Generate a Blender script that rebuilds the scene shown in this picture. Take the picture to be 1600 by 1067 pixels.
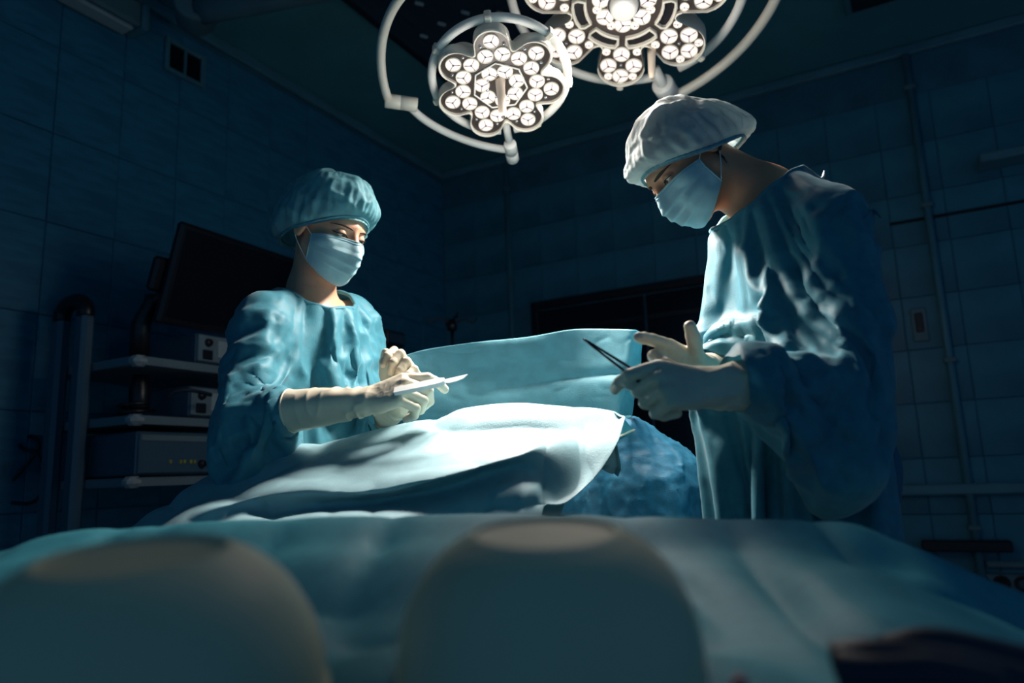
import bpy, bmesh, math, random
import numpy as np
from math import sin, cos, pi, radians, sqrt, atan2
from mathutils import Vector, Matrix

S = bpy.context.scene
COL = S.collection
for _o in list(bpy.data.objects):
    bpy.data.objects.remove(_o)

# ------------------------------------------------------------------ camera
FPX, PITCH, ROLL = 1140.0, radians(10.3), radians(2.2)
CAM = np.array([0.0, 0.0, 0.93])
_R0 = np.array([1.0, 0, 0]); _F = np.array([0, cos(PITCH), sin(PITCH)]); _U0 = np.array([0, -sin(PITCH), cos(PITCH)])
_R = cos(ROLL) * _R0 - sin(ROLL) * _U0
_U = cos(ROLL) * _U0 + sin(ROLL) * _R0
cam_data = bpy.data.cameras.new('camera')
cam = bpy.data.objects.new('camera', cam_data)
COL.objects.link(cam)
_m = Matrix.Identity(4)
for _i in range(3):
    _m[_i][0], _m[_i][1], _m[_i][2], _m[_i][3] = _R[_i], _U[_i], -_F[_i], CAM[_i]
cam.matrix_world = _m
cam_data.sensor_width = 36.0
cam_data.lens = FPX / 1600 * 36.0
cam_data.clip_start = 0.02
cam_data.dof.use_dof = True
cam_data.dof.focus_distance = 1.6
cam_data.dof.aperture_fstop = 2.2
S.camera = cam

# ------------------------------------------------------------------ world, exposure
S.view_settings.view_transform = 'Standard'
S.view_settings.look = 'None'
S.view_settings.exposure = 0.0
S.view_settings.gamma = 1.0
S.view_settings.use_curve_mapping = False
W = bpy.data.worlds.new('world'); S.world = W
W.use_nodes = True
W.node_tree.nodes['Background'].inputs[0].default_value = (0.06, 0.215, 0.45, 1)
W.node_tree.nodes['Background'].inputs[1].default_value = 0.33
S.cycles.use_denoising = True
S.cycles.max_bounces = 6
S.cycles.diffuse_bounces = 3
S.cycles.sample_clamp_indirect = 4.0
BEAM1, BEAM2, SPILL1, SPILL2, GLOW1, GLOW2 = 145.0, 195.0, 125.0, 110.0, 2.4, 3.1          # the two surgical lamps
LAMP_COL = (1.0, 0.91, 0.83)

# ------------------------------------------------------------------ helpers
def at(px, py, Y):
    """World point on the plane y = Y that lies on the sight line of photo pixel (px, py)."""
    d = _F + _R * (px - 800) / FPX - _U * (py - 533.5) / FPX
    return CAM + d * (Y / d[1])

def atz(px, py, Z):
    d = _F + _R * (px - 800) / FPX - _U * (py - 533.5) / FPX
    return CAM + d * ((Z - CAM[2]) / d[2])

def nrm(v):
    v = np.asarray(v, float)
    return v / (np.linalg.norm(v) + 1e-12)

def mesh_from(name, V, F, smooth=True):
    me = bpy.data.meshes.new(name)
    V = np.asarray(V, np.float32)
    if isinstance(F, np.ndarray):
        k = F.shape[1]
        me.vertices.add(len(V)); me.vertices.foreach_set('co', V.ravel())
        me.loops.add(F.size); me.loops.foreach_set('vertex_index', F.astype(np.int32).ravel())
        me.polygons.add(len(F)); me.polygons.foreach_set('loop_start', np.arange(0, F.size, k, dtype=np.int32))
        me.update(calc_edges=True)
        me.validate()
    else:
        me.from_pydata([tuple(map(float, v)) for v in V], [], F)
        me.update()
    if smooth:
        me.polygons.foreach_set('use_smooth', np.ones(len(me.polygons), bool))
    return me

def obj(name, me, mat=None, parent=None):
    o = bpy.data.objects.new(name, me)
    COL.objects.link(o)
    if mat is not None and len(me.materials) == 0:
        me.materials.append(mat)
    if parent is not None:
        o.parent = parent
        o.matrix_parent_inverse = parent_inv(parent)
    return o

def parent_inv(p):
    return Matrix.Identity(4)

def thing(name, label, cat, M=None, group=None):
    o = bpy.data.objects.new(name, None)
    COL.objects.link(o)
    o.empty_display_size = 0.05
    if M is not None:
        o.matrix_basis = M
    o['label'] = label; o['category'] = cat
    if group: o['group'] = group
    return o

def tag(o, label, cat, group=None):
    o['label'] = label; o['category'] = cat
    if group: o['group'] = group
    return o

def frame(origin, z, up):
    """Matrix with +Z along z and +Y as close as possible to up."""
    z = nrm(z); x = nrm(np.cross(up, z)); y = np.cross(z, x)
    M = Matrix.Identity(4)
    for i in range(3):
        M[i][0], M[i][1], M[i][2], M[i][3] = x[i], y[i], z[i], origin[i]
    return M

class MB:
    """Collects plain shapes into one mesh."""
    def __init__(s): s.V = []; s.F = []; s.n = 0; s.mi = []
    def add(s, V, F, mi=0):
        s.V.append(np.asarray(V, float)); s.F += [tuple(int(i) + s.n for i in f) for f in F]
        s.mi += [mi] * len(F); s.n += len(V); return s
    def box(s, lo, hi, M=None, bev=0.0, mi=0):
        lo = np.array(lo, float); hi = np.array(hi, float)
        if bev > 0:
            b = min(bev, 0.49 * (hi - lo).min())
            V = []; idx = {}
            for i in range(8):
                c = np.array([hi[k] if (i >> k) & 1 else lo[k] for k in range(3)])
                sg = np.array([-1 if (i >> k) & 1 else 1 for k in range(3)])
                for ax in range(3):
                    v = c.copy()
                    for k in range(3):
                        if k != ax: v[k] += sg[k] * b
                    idx[i, ax] = len(V); V.append(v)
            F = []
            for ax in range(3):
                a1, a2 = (ax + 1) % 3, (ax + 2) % 3
                for sd in (0, 1):
                    q = [sd << ax, (sd << ax) | (1 << a1), (sd << ax) | (1 << a1) | (1 << a2), (sd << ax) | (1 << a2)]
                    f = [idx[i, ax] for i in q]
                    F.append(f if sd else f[::-1])
                for e1 in (0, 1):
                    for e2 in (0, 1):
                        i0 = (e1 << a1) | (e2 << a2); i1 = i0 | (1 << ax)
                        f = [idx[i0, a1], idx[i1, a1], idx[i1, a2], idx[i0, a2]]
                        F.append(f if (e1 ^ e2) == 0 else f[::-1])
            for i in range(8):
                f = [idx[i, 0], idx[i, 1], idx[i, 2]]
                F.append(f)
            V = np.array(V)
        else:
            V = np.array([[hi[k] if (i >> k) & 1 else lo[k] for k in range(3)] for i in range(8)])
            F = [(0, 2, 3, 1), (4, 5, 7, 6), (0, 1, 5, 4), (2, 6, 7, 3), (0, 4, 6, 2), (1, 3, 7, 5)]
        if M is not None: V = xf(M, V)
        return s.add(V, F, mi)
    def tube(s, P, r, n=10, cap=True, closed=False, mi=0, flat=1.0, up=None):
        P = np.asarray(P, float); m = len(P)
        r = np.full(m, r, float) if np.isscalar(r) else np.asarray(r, float)
        if closed: T = np.roll(P, -1, 0) - np.roll(P, 1, 0)
        else: T = np.gradient(P, axis=0)
        T /= np.linalg.norm(T, axis=1)[:, None] + 1e-12
        ref = np.array([0, 0, 1.0]) if up is None else nrm(up)
        if up is None and abs(T[0] @ ref) > 0.9: ref = np.array([1.0, 0, 0])
        N = np.zeros_like(P); a = nrm(np.cross(T[0], ref))
        for i in range(m):
            a = a - T[i] * (a @ T[i]); a = nrm(a); N[i] = a
        B = np.cross(T, N)
        th = np.linspace(0, 2 * pi, n, endpoint=False)
        V = (P[:, None] + r[:, None, None] * (N[:, None] * np.cos(th)[None, :, None] + flat * B[:, None] * np.sin(th)[None, :, None])).reshape(-1, 3)
        F = []
        for i in range(m if closed else m - 1):
            j = (i + 1) % m
            for k in range(n):
                l = (k + 1) % n
                F.append((i * n + k, i * n + l, j * n + l, j * n + k))
        if cap and not closed:
            F.append(tuple(range(n))[::-1]); F.append(tuple((m - 1) * n + k for k in range(n)))
        return s.add(V, F, mi)
    def lathe(s, prof, n=32, M=None, mi=0):
        """prof: list of (r, z), around local z."""
        V = []; F = []; rows = []
        for (r, z) in prof:
            if r < 1e-6: rows.append([len(V)]); V.append((0, 0, z))
            else:
                rows.append(list(range(len(V), len(V) + n)))
                V += [(r * cos(2 * pi * k / n), r * sin(2 * pi * k / n), z) for k in range(n)]
        for a, b in zip(rows, rows[1:]):
            for k in range(n):
                l = (k + 1) % n
                f = [a[k % len(a)], a[l % len(a)], b[l % len(b)], b[k % len(b)]]
                f = list(dict.fromkeys(f))
                if len(f) > 2: F.append(tuple(f))
        V = np.array(V, float)
        if M is not None: V = xf(M, V)
        return s.add(V, F, mi)
    def mesh(s, name, smooth=True, mats=()):
        me = mesh_from(name, np.concatenate(s.V), s.F, smooth)
        for m in mats: me.materials.append(m)
        if len(mats) > 1: me.polygons.foreach_set('material_index', np.array(s.mi, np.int32))
        return me
    def build(s, name, mat, parent=None, smooth=True, auto=True):
        me = s.mesh(name, smooth)
        bm = bmesh.new(); bm.from_mesh(me); bmesh.ops.recalc_face_normals(bm, faces=bm.faces[:]); bm.to_mesh(me); bm.free()
        if smooth and auto:
            me.set_sharp_from_angle(angle=radians(40))
        return obj(name, me, mat, parent)

def xf(M, V):
    M = np.array(M); V = np.asarray(V, float)
    return V @ M[:3, :3].T + M[:3, 3]

def fix_normals(me):
    bm = bmesh.new(); bm.from_mesh(me); bmesh.ops.recalc_face_normals(bm, faces=bm.faces[:]); bm.to_mesh(me); bm.free()
    return me

def spline(P, n):
    """Catmull-Rom through P, n samples."""
    P = np.asarray(P, float); m = len(P)
    Q = np.concatenate([(2 * P[0] - P[1])[None], P, (2 * P[-1] - P[-2])[None]])
    t = np.linspace(0, m - 1, n); i = np.minimum(t.astype(int), m - 2); f = (t - i)
    f = f.reshape((-1,) + (1,) * (P.ndim - 1))
    a, b, c, d = Q[i], Q[i + 1], Q[i + 2], Q[i + 3]
    return 0.5 * (2 * b + (c - a) * f + (2 * a - 5 * b + 4 * c - d) * f ** 2 + (3 * b - a - 3 * c + d) * f ** 3)

# noise ------------------------------------------------------------
def _hash(i, j, k, seed):
    n = (i * 374761393 + j * 668265263 + k * 2147483647 % 1013904223 + seed * 974711).astype(np.int64)
    n = (n ^ (n >> 13)) * 1274126177 & 0x7fffffff
    n = (n ^ (n >> 16)) & 0xffff
    return n / 32767.5 - 1.0

def noise(P, scale=1.0, seed=0):
    P = np.asarray(P, float) * scale + 100.0
    I = np.floor(P).astype(np.int64); f = P - I
    u = f * f * f * (f * (f * 6 - 15) + 10)
    r = 0
    for a in (0, 1):
        for b in (0, 1):
            for c in (0, 1):
                w = (u[:, 0] if a else 1 - u[:, 0]) * (u[:, 1] if b else 1 - u[:, 1]) * (u[:, 2] if c else 1 - u[:, 2])
                r = r + w * _hash(I[:, 0] + a, I[:, 1] + b * 1 + 57, I[:, 2] * 3 + c * 3 + 11, seed)
    return r

def ridged(P, scale=1.0, seed=0, p=1.0):
    return (1 - np.abs(noise(P, scale, seed)) * 1.6).clip(0, 1) ** p

# signed distance modelling ------------------------------------------
def smin(a, b, k):
    h = np.clip(0.5 + 0.5 * (b - a) / k, 0, 1)
    return b * (1 - h) + a * h - k * h * (1 - h)

def smax(a, b, k): return -smin(-a, -b, k)

def sph(p, c, r): return np.linalg.norm(p - np.asarray(c), axis=1) - r

def ell(p, c, r):
    q = p - np.asarray(c); r = np.asarray(r, float)
    k0 = np.linalg.norm(q / r, axis=1); k1 = np.linalg.norm(q / (r * r), axis=1) + 1e-9
    return k0 * (k0 - 1) / k1

def cone(p, a, b, ra, rb):
    a = np.asarray(a, float); ab = np.asarray(b, float) - a
    t = np.clip(((p - a) @ ab) / (ab @ ab), 0, 1)
    return np.linalg.norm(p - a - t[:, None] * ab, axis=1) - (ra + (rb - ra) * t)

def ecap(p, a, b, ra, rb, xa):
    """Tapered capsule of elliptic section; ra, rb = (half width along xa, half depth)."""
    a = np.asarray(a, float); ab = np.asarray(b, float) - a; L = np.linalg.norm(ab); d = ab / L
    xa = np.asarray(xa, float); xa = nrm(xa - d * (xa @ d)); ya = np.cross(d, xa)
    q = p - a; t = np.clip(q @ d / L, 0, 1)
    rx = ra[0] + (rb[0] - ra[0]) * t; ry = ra[1] + (rb[1] - ra[1]) * t; rm = np.minimum(rx, ry)
    ex = q @ d - t * L
    return np.sqrt((q @ xa * rm / rx) ** 2 + (q @ ya * rm / ry) ** 2 + ex ** 2) - rm

def nets(fn, lo, hi, h, proj=1):
    """Surface nets over a block-sparse grid. Returns V, F(quads)."""
    lo = np.asarray(lo, float); B = 8
    nb = np.ceil((np.asarray(hi) - lo) / (h * B)).astype(int)
    ii = np.stack(np.meshgrid(*[np.arange(k) for k in nb], indexing='ij'), -1).reshape(-1, 3)
    dc = fn(lo + (ii * B + B / 2) * h)
    act = np.abs(dc) < h * B * 1.45
    n = nb * B + 1
    D = np.repeat(np.repeat(np.repeat(np.where(dc > 0, 1.0, -1.0).reshape(nb), B, 0), B, 1), B, 2)
    D = np.pad(D, ((0, 1), (0, 1), (0, 1)), mode='edge').astype(np.float32)
    mask = np.zeros(n, bool)
    A = act.reshape(nb)
    for (i, j, k) in np.argwhere(A):
        mask[i * B:i * B + B + 1, j * B:j * B + B + 1, k * B:k * B + B + 1] = True
    idx = np.argwhere(mask)
    vals = np.empty(len(idx), np.float32)
    for s in range(0, len(idx), 400000):
        vals[s:s + 400000] = fn(lo + idx[s:s + 400000] * h)
    D[mask] = vals
    neg = D < 0
    cs = [(a, b, c) for a in (0, 1) for b in (0, 1) for c in (0, 1)]
    sl = lambda a, m: slice(a, m - 1 + a)
    cnt = np.zeros(n - 1, np.int8)
    for c in cs: cnt += neg[sl(c[0], n[0]), sl(c[1], n[1]), sl(c[2], n[2])]
    cells = np.argwhere((cnt > 0) & (cnt < 8))
    cid = np.full(n - 1, -1, np.int32); cid[tuple(cells.T)] = np.arange(len(cells))
    cv = np.stack([D[cells[:, 0] + c[0], cells[:, 1] + c[1], cells[:, 2] + c[2]] for c in cs], 1)
    ac = np.zeros((len(cells), 3)); w = np.zeros(len(cells))
    for i, a in enumerate(cs):
        for j, b in enumerate(cs):
            if j > i and sum(abs(x - y) for x, y in zip(a, b)) == 1:
                cr = (cv[:, i] < 0) != (cv[:, j] < 0)
                t = np.where(cr, cv[:, i] / (cv[:, i] - cv[:, j] + 1e-12), 0)
                ac += np.where(cr[:, None], np.array(a) + t[:, None] * (np.array(b) - np.array(a)), 0); w += cr
    V = lo + (cells + ac / w[:, None]) * h
    F = []
    for ax in range(3):
        a1, a2 = (ax + 1) % 3, (ax + 2) % 3
        s0 = [slice(None)] * 3; s1 = [slice(None)] * 3
        s0[ax] = slice(0, n[ax] - 1); s1[ax] = slice(1, n[ax])
        e = np.argwhere(neg[tuple(s0)] != neg[tuple(s1)])
        e = e[(e[:, a1] > 0) & (e[:, a2] > 0) & (e[:, a1] < n[a1] - 1) & (e[:, a2] < n[a2] - 1)]
        if not len(e): continue
        fl = neg[tuple(e.T)]
        def c_(d1, d2):
            q = e.copy(); q[:, a1] -= d1; q[:, a2] -= d2
            return cid[tuple(q.T)]
        q = np.stack([c_(1, 1), c_(0, 1), c_(0, 0), c_(1, 0)], 1)
        q = np.where(fl[:, None], q, q[:, ::-1])
        F.append(q)
    F = np.concatenate(F); F = F[(F >= 0).all(1)]
    for _ in range(proj):
        V = project(fn, V, h * 0.5, h * 0.6)
    return V, F

def grad(fn, V, e):
    G = np.stack([fn(V + np.eye(3)[k] * e) - fn(V - np.eye(3)[k] * e) for k in range(3)], 1)
    return G / (np.linalg.norm(G, axis=1)[:, None] + 1e-9)

def project(fn, V, e=0.001, lim=1e9):
    d = fn(V); g = grad(fn, V, e)
    return V - g * np.clip(d, -lim, lim)[:, None]

def relax(V, F, it=2, lam=0.5):
    n = len(V); E = np.concatenate([F[:, [i, (i + 1) % F.shape[1]]] for i in range(F.shape[1])])
    for _ in range(it):
        acc = np.zeros_like(V); c = np.zeros(n)
        for k in range(3): acc[:, k] = np.bincount(E[:, 0], V[E[:, 1], k], n) + np.bincount(E[:, 1], V[E[:, 0], k], n)
        c = np.bincount(E[:, 0], minlength=n) + np.bincount(E[:, 1], minlength=n)
        V = V + lam * (acc / np.maximum(c, 1)[:, None] - V)
    return V

def vnormals(V, F):
    a = V[F[:, 2]] - V[F[:, 0]]; b = V[F[:, 3 if F.shape[1] > 3 else 1]] - V[F[:, 1 if F.shape[1] > 3 else 0]]
    fn_ = np.cross(a, b); N = np.zeros_like(V)
    for k in range(F.shape[1]):
        for c in range(3): N[:, c] += np.bincount(F[:, k], fn_[:, c], len(V))
    return N / (np.linalg.norm(N, axis=1)[:, None] + 1e-12)

def keep_faces(V, F, m):
    """Keep faces whose vertices all satisfy m; compact."""
    F = F[m[F].all(1)]
    u, inv = np.unique(F.ravel(), return_inverse=True)
    return V[u], inv.reshape(F.shape), u

# ------------------------------------------------------------------ materials
def mat(name, col, rough=0.5, metal=0.0, spec=0.5, nscale=0, nvar=0.0, bump=0.0, bscale=200, emit=None, estr=0.0, trans=0.0, sheen=0.0, sss=0.0, coords='Object', col2=None, stretch=None):
    m = bpy.data.materials.new(name); m.use_nodes = True
    nt = m.node_tree; b = nt.nodes['Principled BSDF']; L = nt.links.new
    b.inputs['Base Color'].default_value = (*col, 1)
    b.inputs['Roughness'].default_value = rough; b.inputs['Metallic'].default_value = metal
    b.inputs['Specular IOR Level'].default_value = spec
    if sheen: b.inputs['Sheen Weight'].default_value = sheen
    if sss:
        b.inputs['Subsurface Weight'].default_value = sss
        b.inputs['Subsurface Radius'].default_value = (1, .35, .2); b.inputs['Subsurface Scale'].default_value = 0.008
    tc = nt.nodes.new('ShaderNodeTexCoord')
    src = tc.outputs[coords]
    if stretch:
        mp = nt.nodes.new('ShaderNodeMapping'); mp.inputs['Scale'].default_value = stretch
        L(src, mp.inputs['Vector']); src = mp.outputs[0]
    if nscale:
        n = nt.nodes.new('ShaderNodeTexNoise'); n.inputs['Scale'].default_value = nscale; n.inputs['Detail'].default_value = 6
        L(src, n.inputs['Vector'])
        mx = nt.nodes.new('ShaderNodeMix'); mx.data_type = 'RGBA'
        c2 = col2 if col2 else tuple(c * (1 - nvar) for c in col)
        mx.inputs[6].default_value = (*col, 1); mx.inputs[7].default_value = (*c2, 1)
        rp = nt.nodes.new('ShaderNodeMapRange'); rp.inputs[1].default_value = 0.35; rp.inputs[2].default_value = 0.65
        L(n.outputs['Fac'], rp.inputs[0]); L(rp.outputs[0], mx.inputs[0]); L(mx.outputs[2], b.inputs['Base Color'])
    if bump:
        n2 = nt.nodes.new('ShaderNodeTexNoise'); n2.inputs['Scale'].default_value = bscale; n2.inputs['Detail'].default_value = 4
        L(src, n2.inputs['Vector'])
        bp = nt.nodes.new('ShaderNodeBump'); bp.inputs['Strength'].default_value = bump; bp.inputs['Distance'].default_value = 0.002
        L(n2.outputs['Fac'], bp.inputs['Height']); L(bp.outputs[0], b.inputs['Normal'])
    if emit:
        b.inputs['Emission Color'].default_value = (*emit, 1); b.inputs['Emission Strength'].default_value = estr
    if trans:
        out = nt.nodes['Material Output']
        t = nt.nodes.new('ShaderNodeBsdfTranslucent'); t.inputs[0].default_value = (*col, 1)
        ms = nt.nodes.new('ShaderNodeMixShader'); ms.inputs[0].default_value = trans
        L(b.outputs[0], ms.inputs[1]); L(t.outputs[0], ms.inputs[2]); L(ms.outputs[0], out.inputs[0])
    return m

M_white = mat('painted_white', (.86, .86, .82), .35, bump=.05)
M_cream = mat('cream_enamel', (.80, .76, .66), .4)
M_plate = mat('lamp_plate', (.055, .045, .042), .3)
M_dark = mat('dark_dot', (.03, .03, .035), .5)
M_lens = mat('lamp_lens', (.25, .22, .21), .3, emit=(1, .88, .84), estr=1.0)
M_lens2 = mat('small_lamp_lens', (.3, .28, .25), .3, emit=(1, .88, .80), estr=1.2)
M_handle = mat('lamp_handle', (.72, .62, .5), .5)
M_grout = mat('wall_grout', (.04, .19, .27), .8, nscale=6, nvar=.3)
M_tile = mat('marbled_tile', (.045, .25, .34), .42, nscale=3.2, col2=(.025, .15, .22), bump=.25, bscale=5, coords='Object')
M_tileL = mat('streaked_tile', (.035, .24, .36), .5, nscale=6, col2=(.022, .16, .26), stretch=(1, 1, 5))
M_ceil = mat('ceiling_paint', (.09, .33, .37), .7, nscale=3, nvar=.15)
M_floor = mat('floor_vinyl', (.12, .16, .18), .5, nscale=9, nvar=.3)
M_trim = mat('wall_trim', (.10, .28, .34), .45, nscale=5, nvar=.2)
M_black = mat('black_plastic', (.012, .012, .016), .35)
M_screen = mat('monitor_glass', (.008, .008, .012), .15)
M_grey = mat('grey_enamel', (.12, .22, .25), .4, nscale=7, nvar=.15)
M_post = mat('cart_post_paint', (.07, .13, .18), .35)
M_corner = mat('pale_plastic', (.42, .47, .47), .4)
M_shelf = mat('cart_shelf_paint', (.20, .25, .28), .4)
M_steel = mat('polished_steel', (.55, .57, .6), .18, metal=1)
M_drk = mat('dark_steel', (.06, .065, .08), .3, metal=1)
M_gown = mat('gown_fabric', (.045, .28, .37), .55, nscale=60, nvar=.18, bump=.25, bscale=500, trans=.12, sheen=.2)
M_cuffk = mat('knit_cuff', (.10, .42, .52), .8, bump=.3, bscale=900)
M_screen_cloth = mat('screen_fabric', (.17, .47, .56), .6, nscale=30, nvar=.2, bump=.3, bscale=400, trans=.2)
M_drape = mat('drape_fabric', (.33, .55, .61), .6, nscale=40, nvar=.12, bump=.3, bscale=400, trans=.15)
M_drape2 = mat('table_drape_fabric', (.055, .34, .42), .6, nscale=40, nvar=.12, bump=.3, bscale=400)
M_bundle = mat('bundle_fabric', (.025, .19, .32), .55, nscale=50, nvar=.3, bump=.3, bscale=300)
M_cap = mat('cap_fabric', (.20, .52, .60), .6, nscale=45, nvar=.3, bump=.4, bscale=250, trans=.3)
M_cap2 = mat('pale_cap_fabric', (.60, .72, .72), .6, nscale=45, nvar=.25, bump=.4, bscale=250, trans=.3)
M_mask = mat('mask_fabric', (.46, .72, .78), .6, nscale=60, nvar=.08, bump=.2, bscale=600, trans=.1)
M_maskw = mat('mask_loop', (.75, .78, .78), .6)
M_glove = mat('latex', (.80, .72, .56), .42, nscale=30, nvar=.08, sss=.1)
M_skin = mat('skin', (.66, .31, .18), .48, nscale=25, nvar=.12, bump=.08, bscale=500, sss=.15)
M_skinw = mat('fair_skin', (.80, .42, .27), .45, nscale=25, nvar=.08, bump=.05, bscale=500, sss=.15)
M_brow = mat('brow_hair', (.03, .018, .012), .7)
M_hair_shade = mat('hair_and_shade', (.018, .012, .010), .6)  # Hair colour, also painted over the neck skin that lies in shade
M_eyew = mat('eye_white', (.7, .68, .66), .2)
M_iris = mat('iris', (.06, .05, .04), .15)
M_trou = mat('scrub_trousers', (.03, .14, .22), .8)
M_shoe = mat('clog_rubber', (.6, .62, .62), .5)
M_bowl = mat('matte_beige_bowl', (.86, .76, .50), .55, nscale=8, nvar=.1)
M_pink = mat('pink_plastic', (.65, .25, .22), .5)
M_hose = mat('navy_rubber', (.012, .02, .04), .55)
M_clear = None
# ------------------------------------------------------------------ the room
ANG = radians(28.5); HC = 3.1
dL = np.array([sin(ANG), cos(ANG), 0]); dR = np.array([cos(ANG), -sin(ANG), 0]); dZ = np.array([0, 0, 1.0])
K = atz(690, 272, HC); K0 = np.array([K[0], K[1], 0])

def axes(o, x, y, z):
    M = Matrix.Identity(4)
    for i in range(3): M[i][0], M[i][1], M[i][2], M[i][3] = x[i], y[i], z[i], o[i]
    return M
ML = axes(K0, -dL, dR, dZ)        # left wall: x runs from the corner towards the camera, y into the room
MR = axes(K0, -dR, -dL, dZ)       # back wall: x is negative away from the corner

def onwall(px, py, n):
    d = _F + _R * (px - 800) / FPX - _U * (py - 533.5) / FPX
    P = CAM + d * (((K0 - CAM) @ n) / (d @ n))
    x = -dL if n is dR else -dR
    return np.array([(P - K0) @ x, 0, P[2]])

LL, LR = 6.2, 5.6
def struct(o): o['kind'] = 'structure'; return o
fl = [K0 - dL * LL, K0, K0 + dR * LR, K0 + dR * LR - dL * LL]
struct(MB().add(fl + [p - dZ * .1 for p in fl], [(0, 1, 2, 3), (7, 6, 5, 4), (0, 4, 5, 1), (1, 5, 6, 2), (2, 6, 7, 3), (3, 7, 4, 0)]).build('floor', M_floor, smooth=False))
cl = [p + dZ * HC for p in fl]
ceil = struct(MB().add(cl + [p + dZ * .1 for p in cl], [(3, 2, 1, 0), (4, 5, 6, 7), (0, 1, 5, 4), (1, 2, 6, 5), (2, 3, 7, 6), (3, 0, 4, 7)]).build('ceiling', M_ceil, smooth=False))
wl = obj('wall_left', MB().box((0, -.15, 0), (LL, 0, HC)).mesh('wall_left', False), M_grout); struct(wl); wl.matrix_basis = ML
wr = obj('wall_back', MB().box((-LR, -.15, 0), (0, 0, HC)).mesh('wall_back', False), M_grout); struct(wr); wr.matrix_basis = MR

rng = random.Random(5)
def tiles(wall, x0, x1, w, h, m, holes, z0=.1, zmax=HC - .07):
    me = MB().box((-w / 2 + .0012, 0, -h / 2 + .0012), (w / 2 - .0012, .007, h / 2 - .0012), bev=.002).mesh('tile', False)
    me.materials.append(m)
    nx = int((x1 - x0) / w); nz = int((zmax - z0) / h + .999)
    for i in range(nx):
        for j in range(nz):
            cx, cz = x0 + (i + .5) * w, z0 + (j + .5) * h
            if cz + h / 2 > zmax + .02: continue
            if any(a < cx < b and c < cz < d for (a, b, c, d) in holes): continue
            t = obj('tile', me, None, wall)
            t.location = (cx, rng.uniform(-.0008, .0008), cz)
            t.rotation_euler = (rng.uniform(-.003, .003), 0, rng.uniform(-.003, .003))

# doorway in the back wall
d0 = onwall(832, 490, dL); d1 = onwall(1090, 432, dL)
DX0, DX1, DZ_ = d0[0], d0[0] - 1.75, d1[2]
vent = [onwall(258, 62, dR), onwall(312, 137, dR)]
tiles(wl, 0.004, 5.1, .27, .36, M_tileL, [], z0=.14)
tiles(wr, -4.6, -0.004, .255, .27, M_tile, [(DX1 - .06, DX0 + .06, 0, DZ_ + .06)], z0=.12)
# cornices
o = struct(obj('trim_1', MB().box((0, 0, HC - .055), (LL, .035, HC - .001), bev=.008).mesh('trim', False), M_trim)); o.matrix_basis = ML
o = struct(obj('trim_2', MB().box((-LR, 0, HC - .055), (-.036, .035, HC - .001), bev=.008).mesh('trim', False), M_trim)); o.matrix_basis = MR
o = struct(obj('baseboard_left', MB().box((.02, 0.001, 0), (LL, .018, .1), bev=.005).mesh('bb', False), M_trim)); o.matrix_basis = ML
o = struct(obj('baseboard_back', MB().box((DX0 + .1, 0.001, 0), (-.02, .018, .1), bev=.005).mesh('bb', False), M_trim)); o.matrix_basis = MR
# door: frame, two dark leaves
dr = thing('door_1', '', ''); del dr['label']; del dr['category']; struct(dr); dr.matrix_basis = MR
b = MB(); t = .055
b.box((DX0 - t, .0, 0), (DX0, .03, DZ_), bev=.006); b.box((DX1, .0, 0), (DX1 + t, .03, DZ_), bev=.006); b.box((DX1 + t, .0, DZ_ - t), (DX0 - t, .03, DZ_), bev=.006)
obj('door_frame', b.mesh('door_frame', False), M_black, dr)
mid = onwall(1015, 560, dL)[0]
for (xa, xb) in ((mid + .006, DX0 - t - .005), (DX1 + t + .005, mid - .006)):
    if xb > xa:
        lf = obj('door_leaf', MB().box((xa, .002, .01), (xb, .018, DZ_ - t - .01), bev=.004).mesh('leaf', False), M_screen, dr)
        obj('rail', MB().box((xa + .01, .018, DZ_ - .22), (xb - .01, .024, DZ_ - .19), bev=.002).mesh('rail', False), M_black, lf)
        obj('door_handle', MB().tube([(xb - .06 if xa > mid else xa + .06, .055, 1.0), (xb - .06 if xa > mid else xa + .06, .055, 1.25)], .011, 10).mesh('handle'), M_drk, lf)

# wall vent
vx0, vx1, vz0, vz1 = vent[1][0], vent[0][0], vent[1][2], vent[0][2]
vz0, vz1 = min(vz0, vz1), max(vz0, vz1)
vc = ((vx0 + vx1) / 2, (vz0 + vz1) / 2)
vt = thing('wall_vent', 'small dark square ventilation grille with pale frame high on the tiled wall', 'vent', ML @ Matrix.Translation((vc[0], .007, vc[1])))
vw, vh = (vx1 - vx0) / 2 + .01, (onwall(285, 70, dR)[2] - onwall(285, 122, dR)[2]) / 2
b = MB(); t = .022
b.box((-vw, 0, -vh), (-vw + t, .02, vh), bev=.004); b.box((vw - t, 0, -vh), (vw, .02, vh), bev=.004)
b.box((-vw + t, 0, vh - t), (vw - t, .02, vh), bev=.004); b.box((-vw + t, 0, -vh), (vw - t, .02, -vh + t), bev=.004)
obj('frame', b.mesh('frame', False), M_trim, vt)
obj('backing', MB().box((-vw + t, .001, -vh + t), (vw - t, .004, vh - t)).mesh('backing', False), M_black, vt)
obj('centre_bar', MB().box((-.006, .002, -vh + t), (.006, .016, vh - t), bev=.002).mesh('bar', False), M_trim, vt)
me = MB().box((-vw + t, -.001, -.006), (vw - t, .001, .006)).mesh('slat', False)
for i in range(9):
    s_ = obj('slat', me, M_black, vt); s_.location = (0, .007, -vh + t + (i + .5) * (2 * vh - 2 * t) / 9); s_.rotation_euler = (.7, 0, 0)

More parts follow.
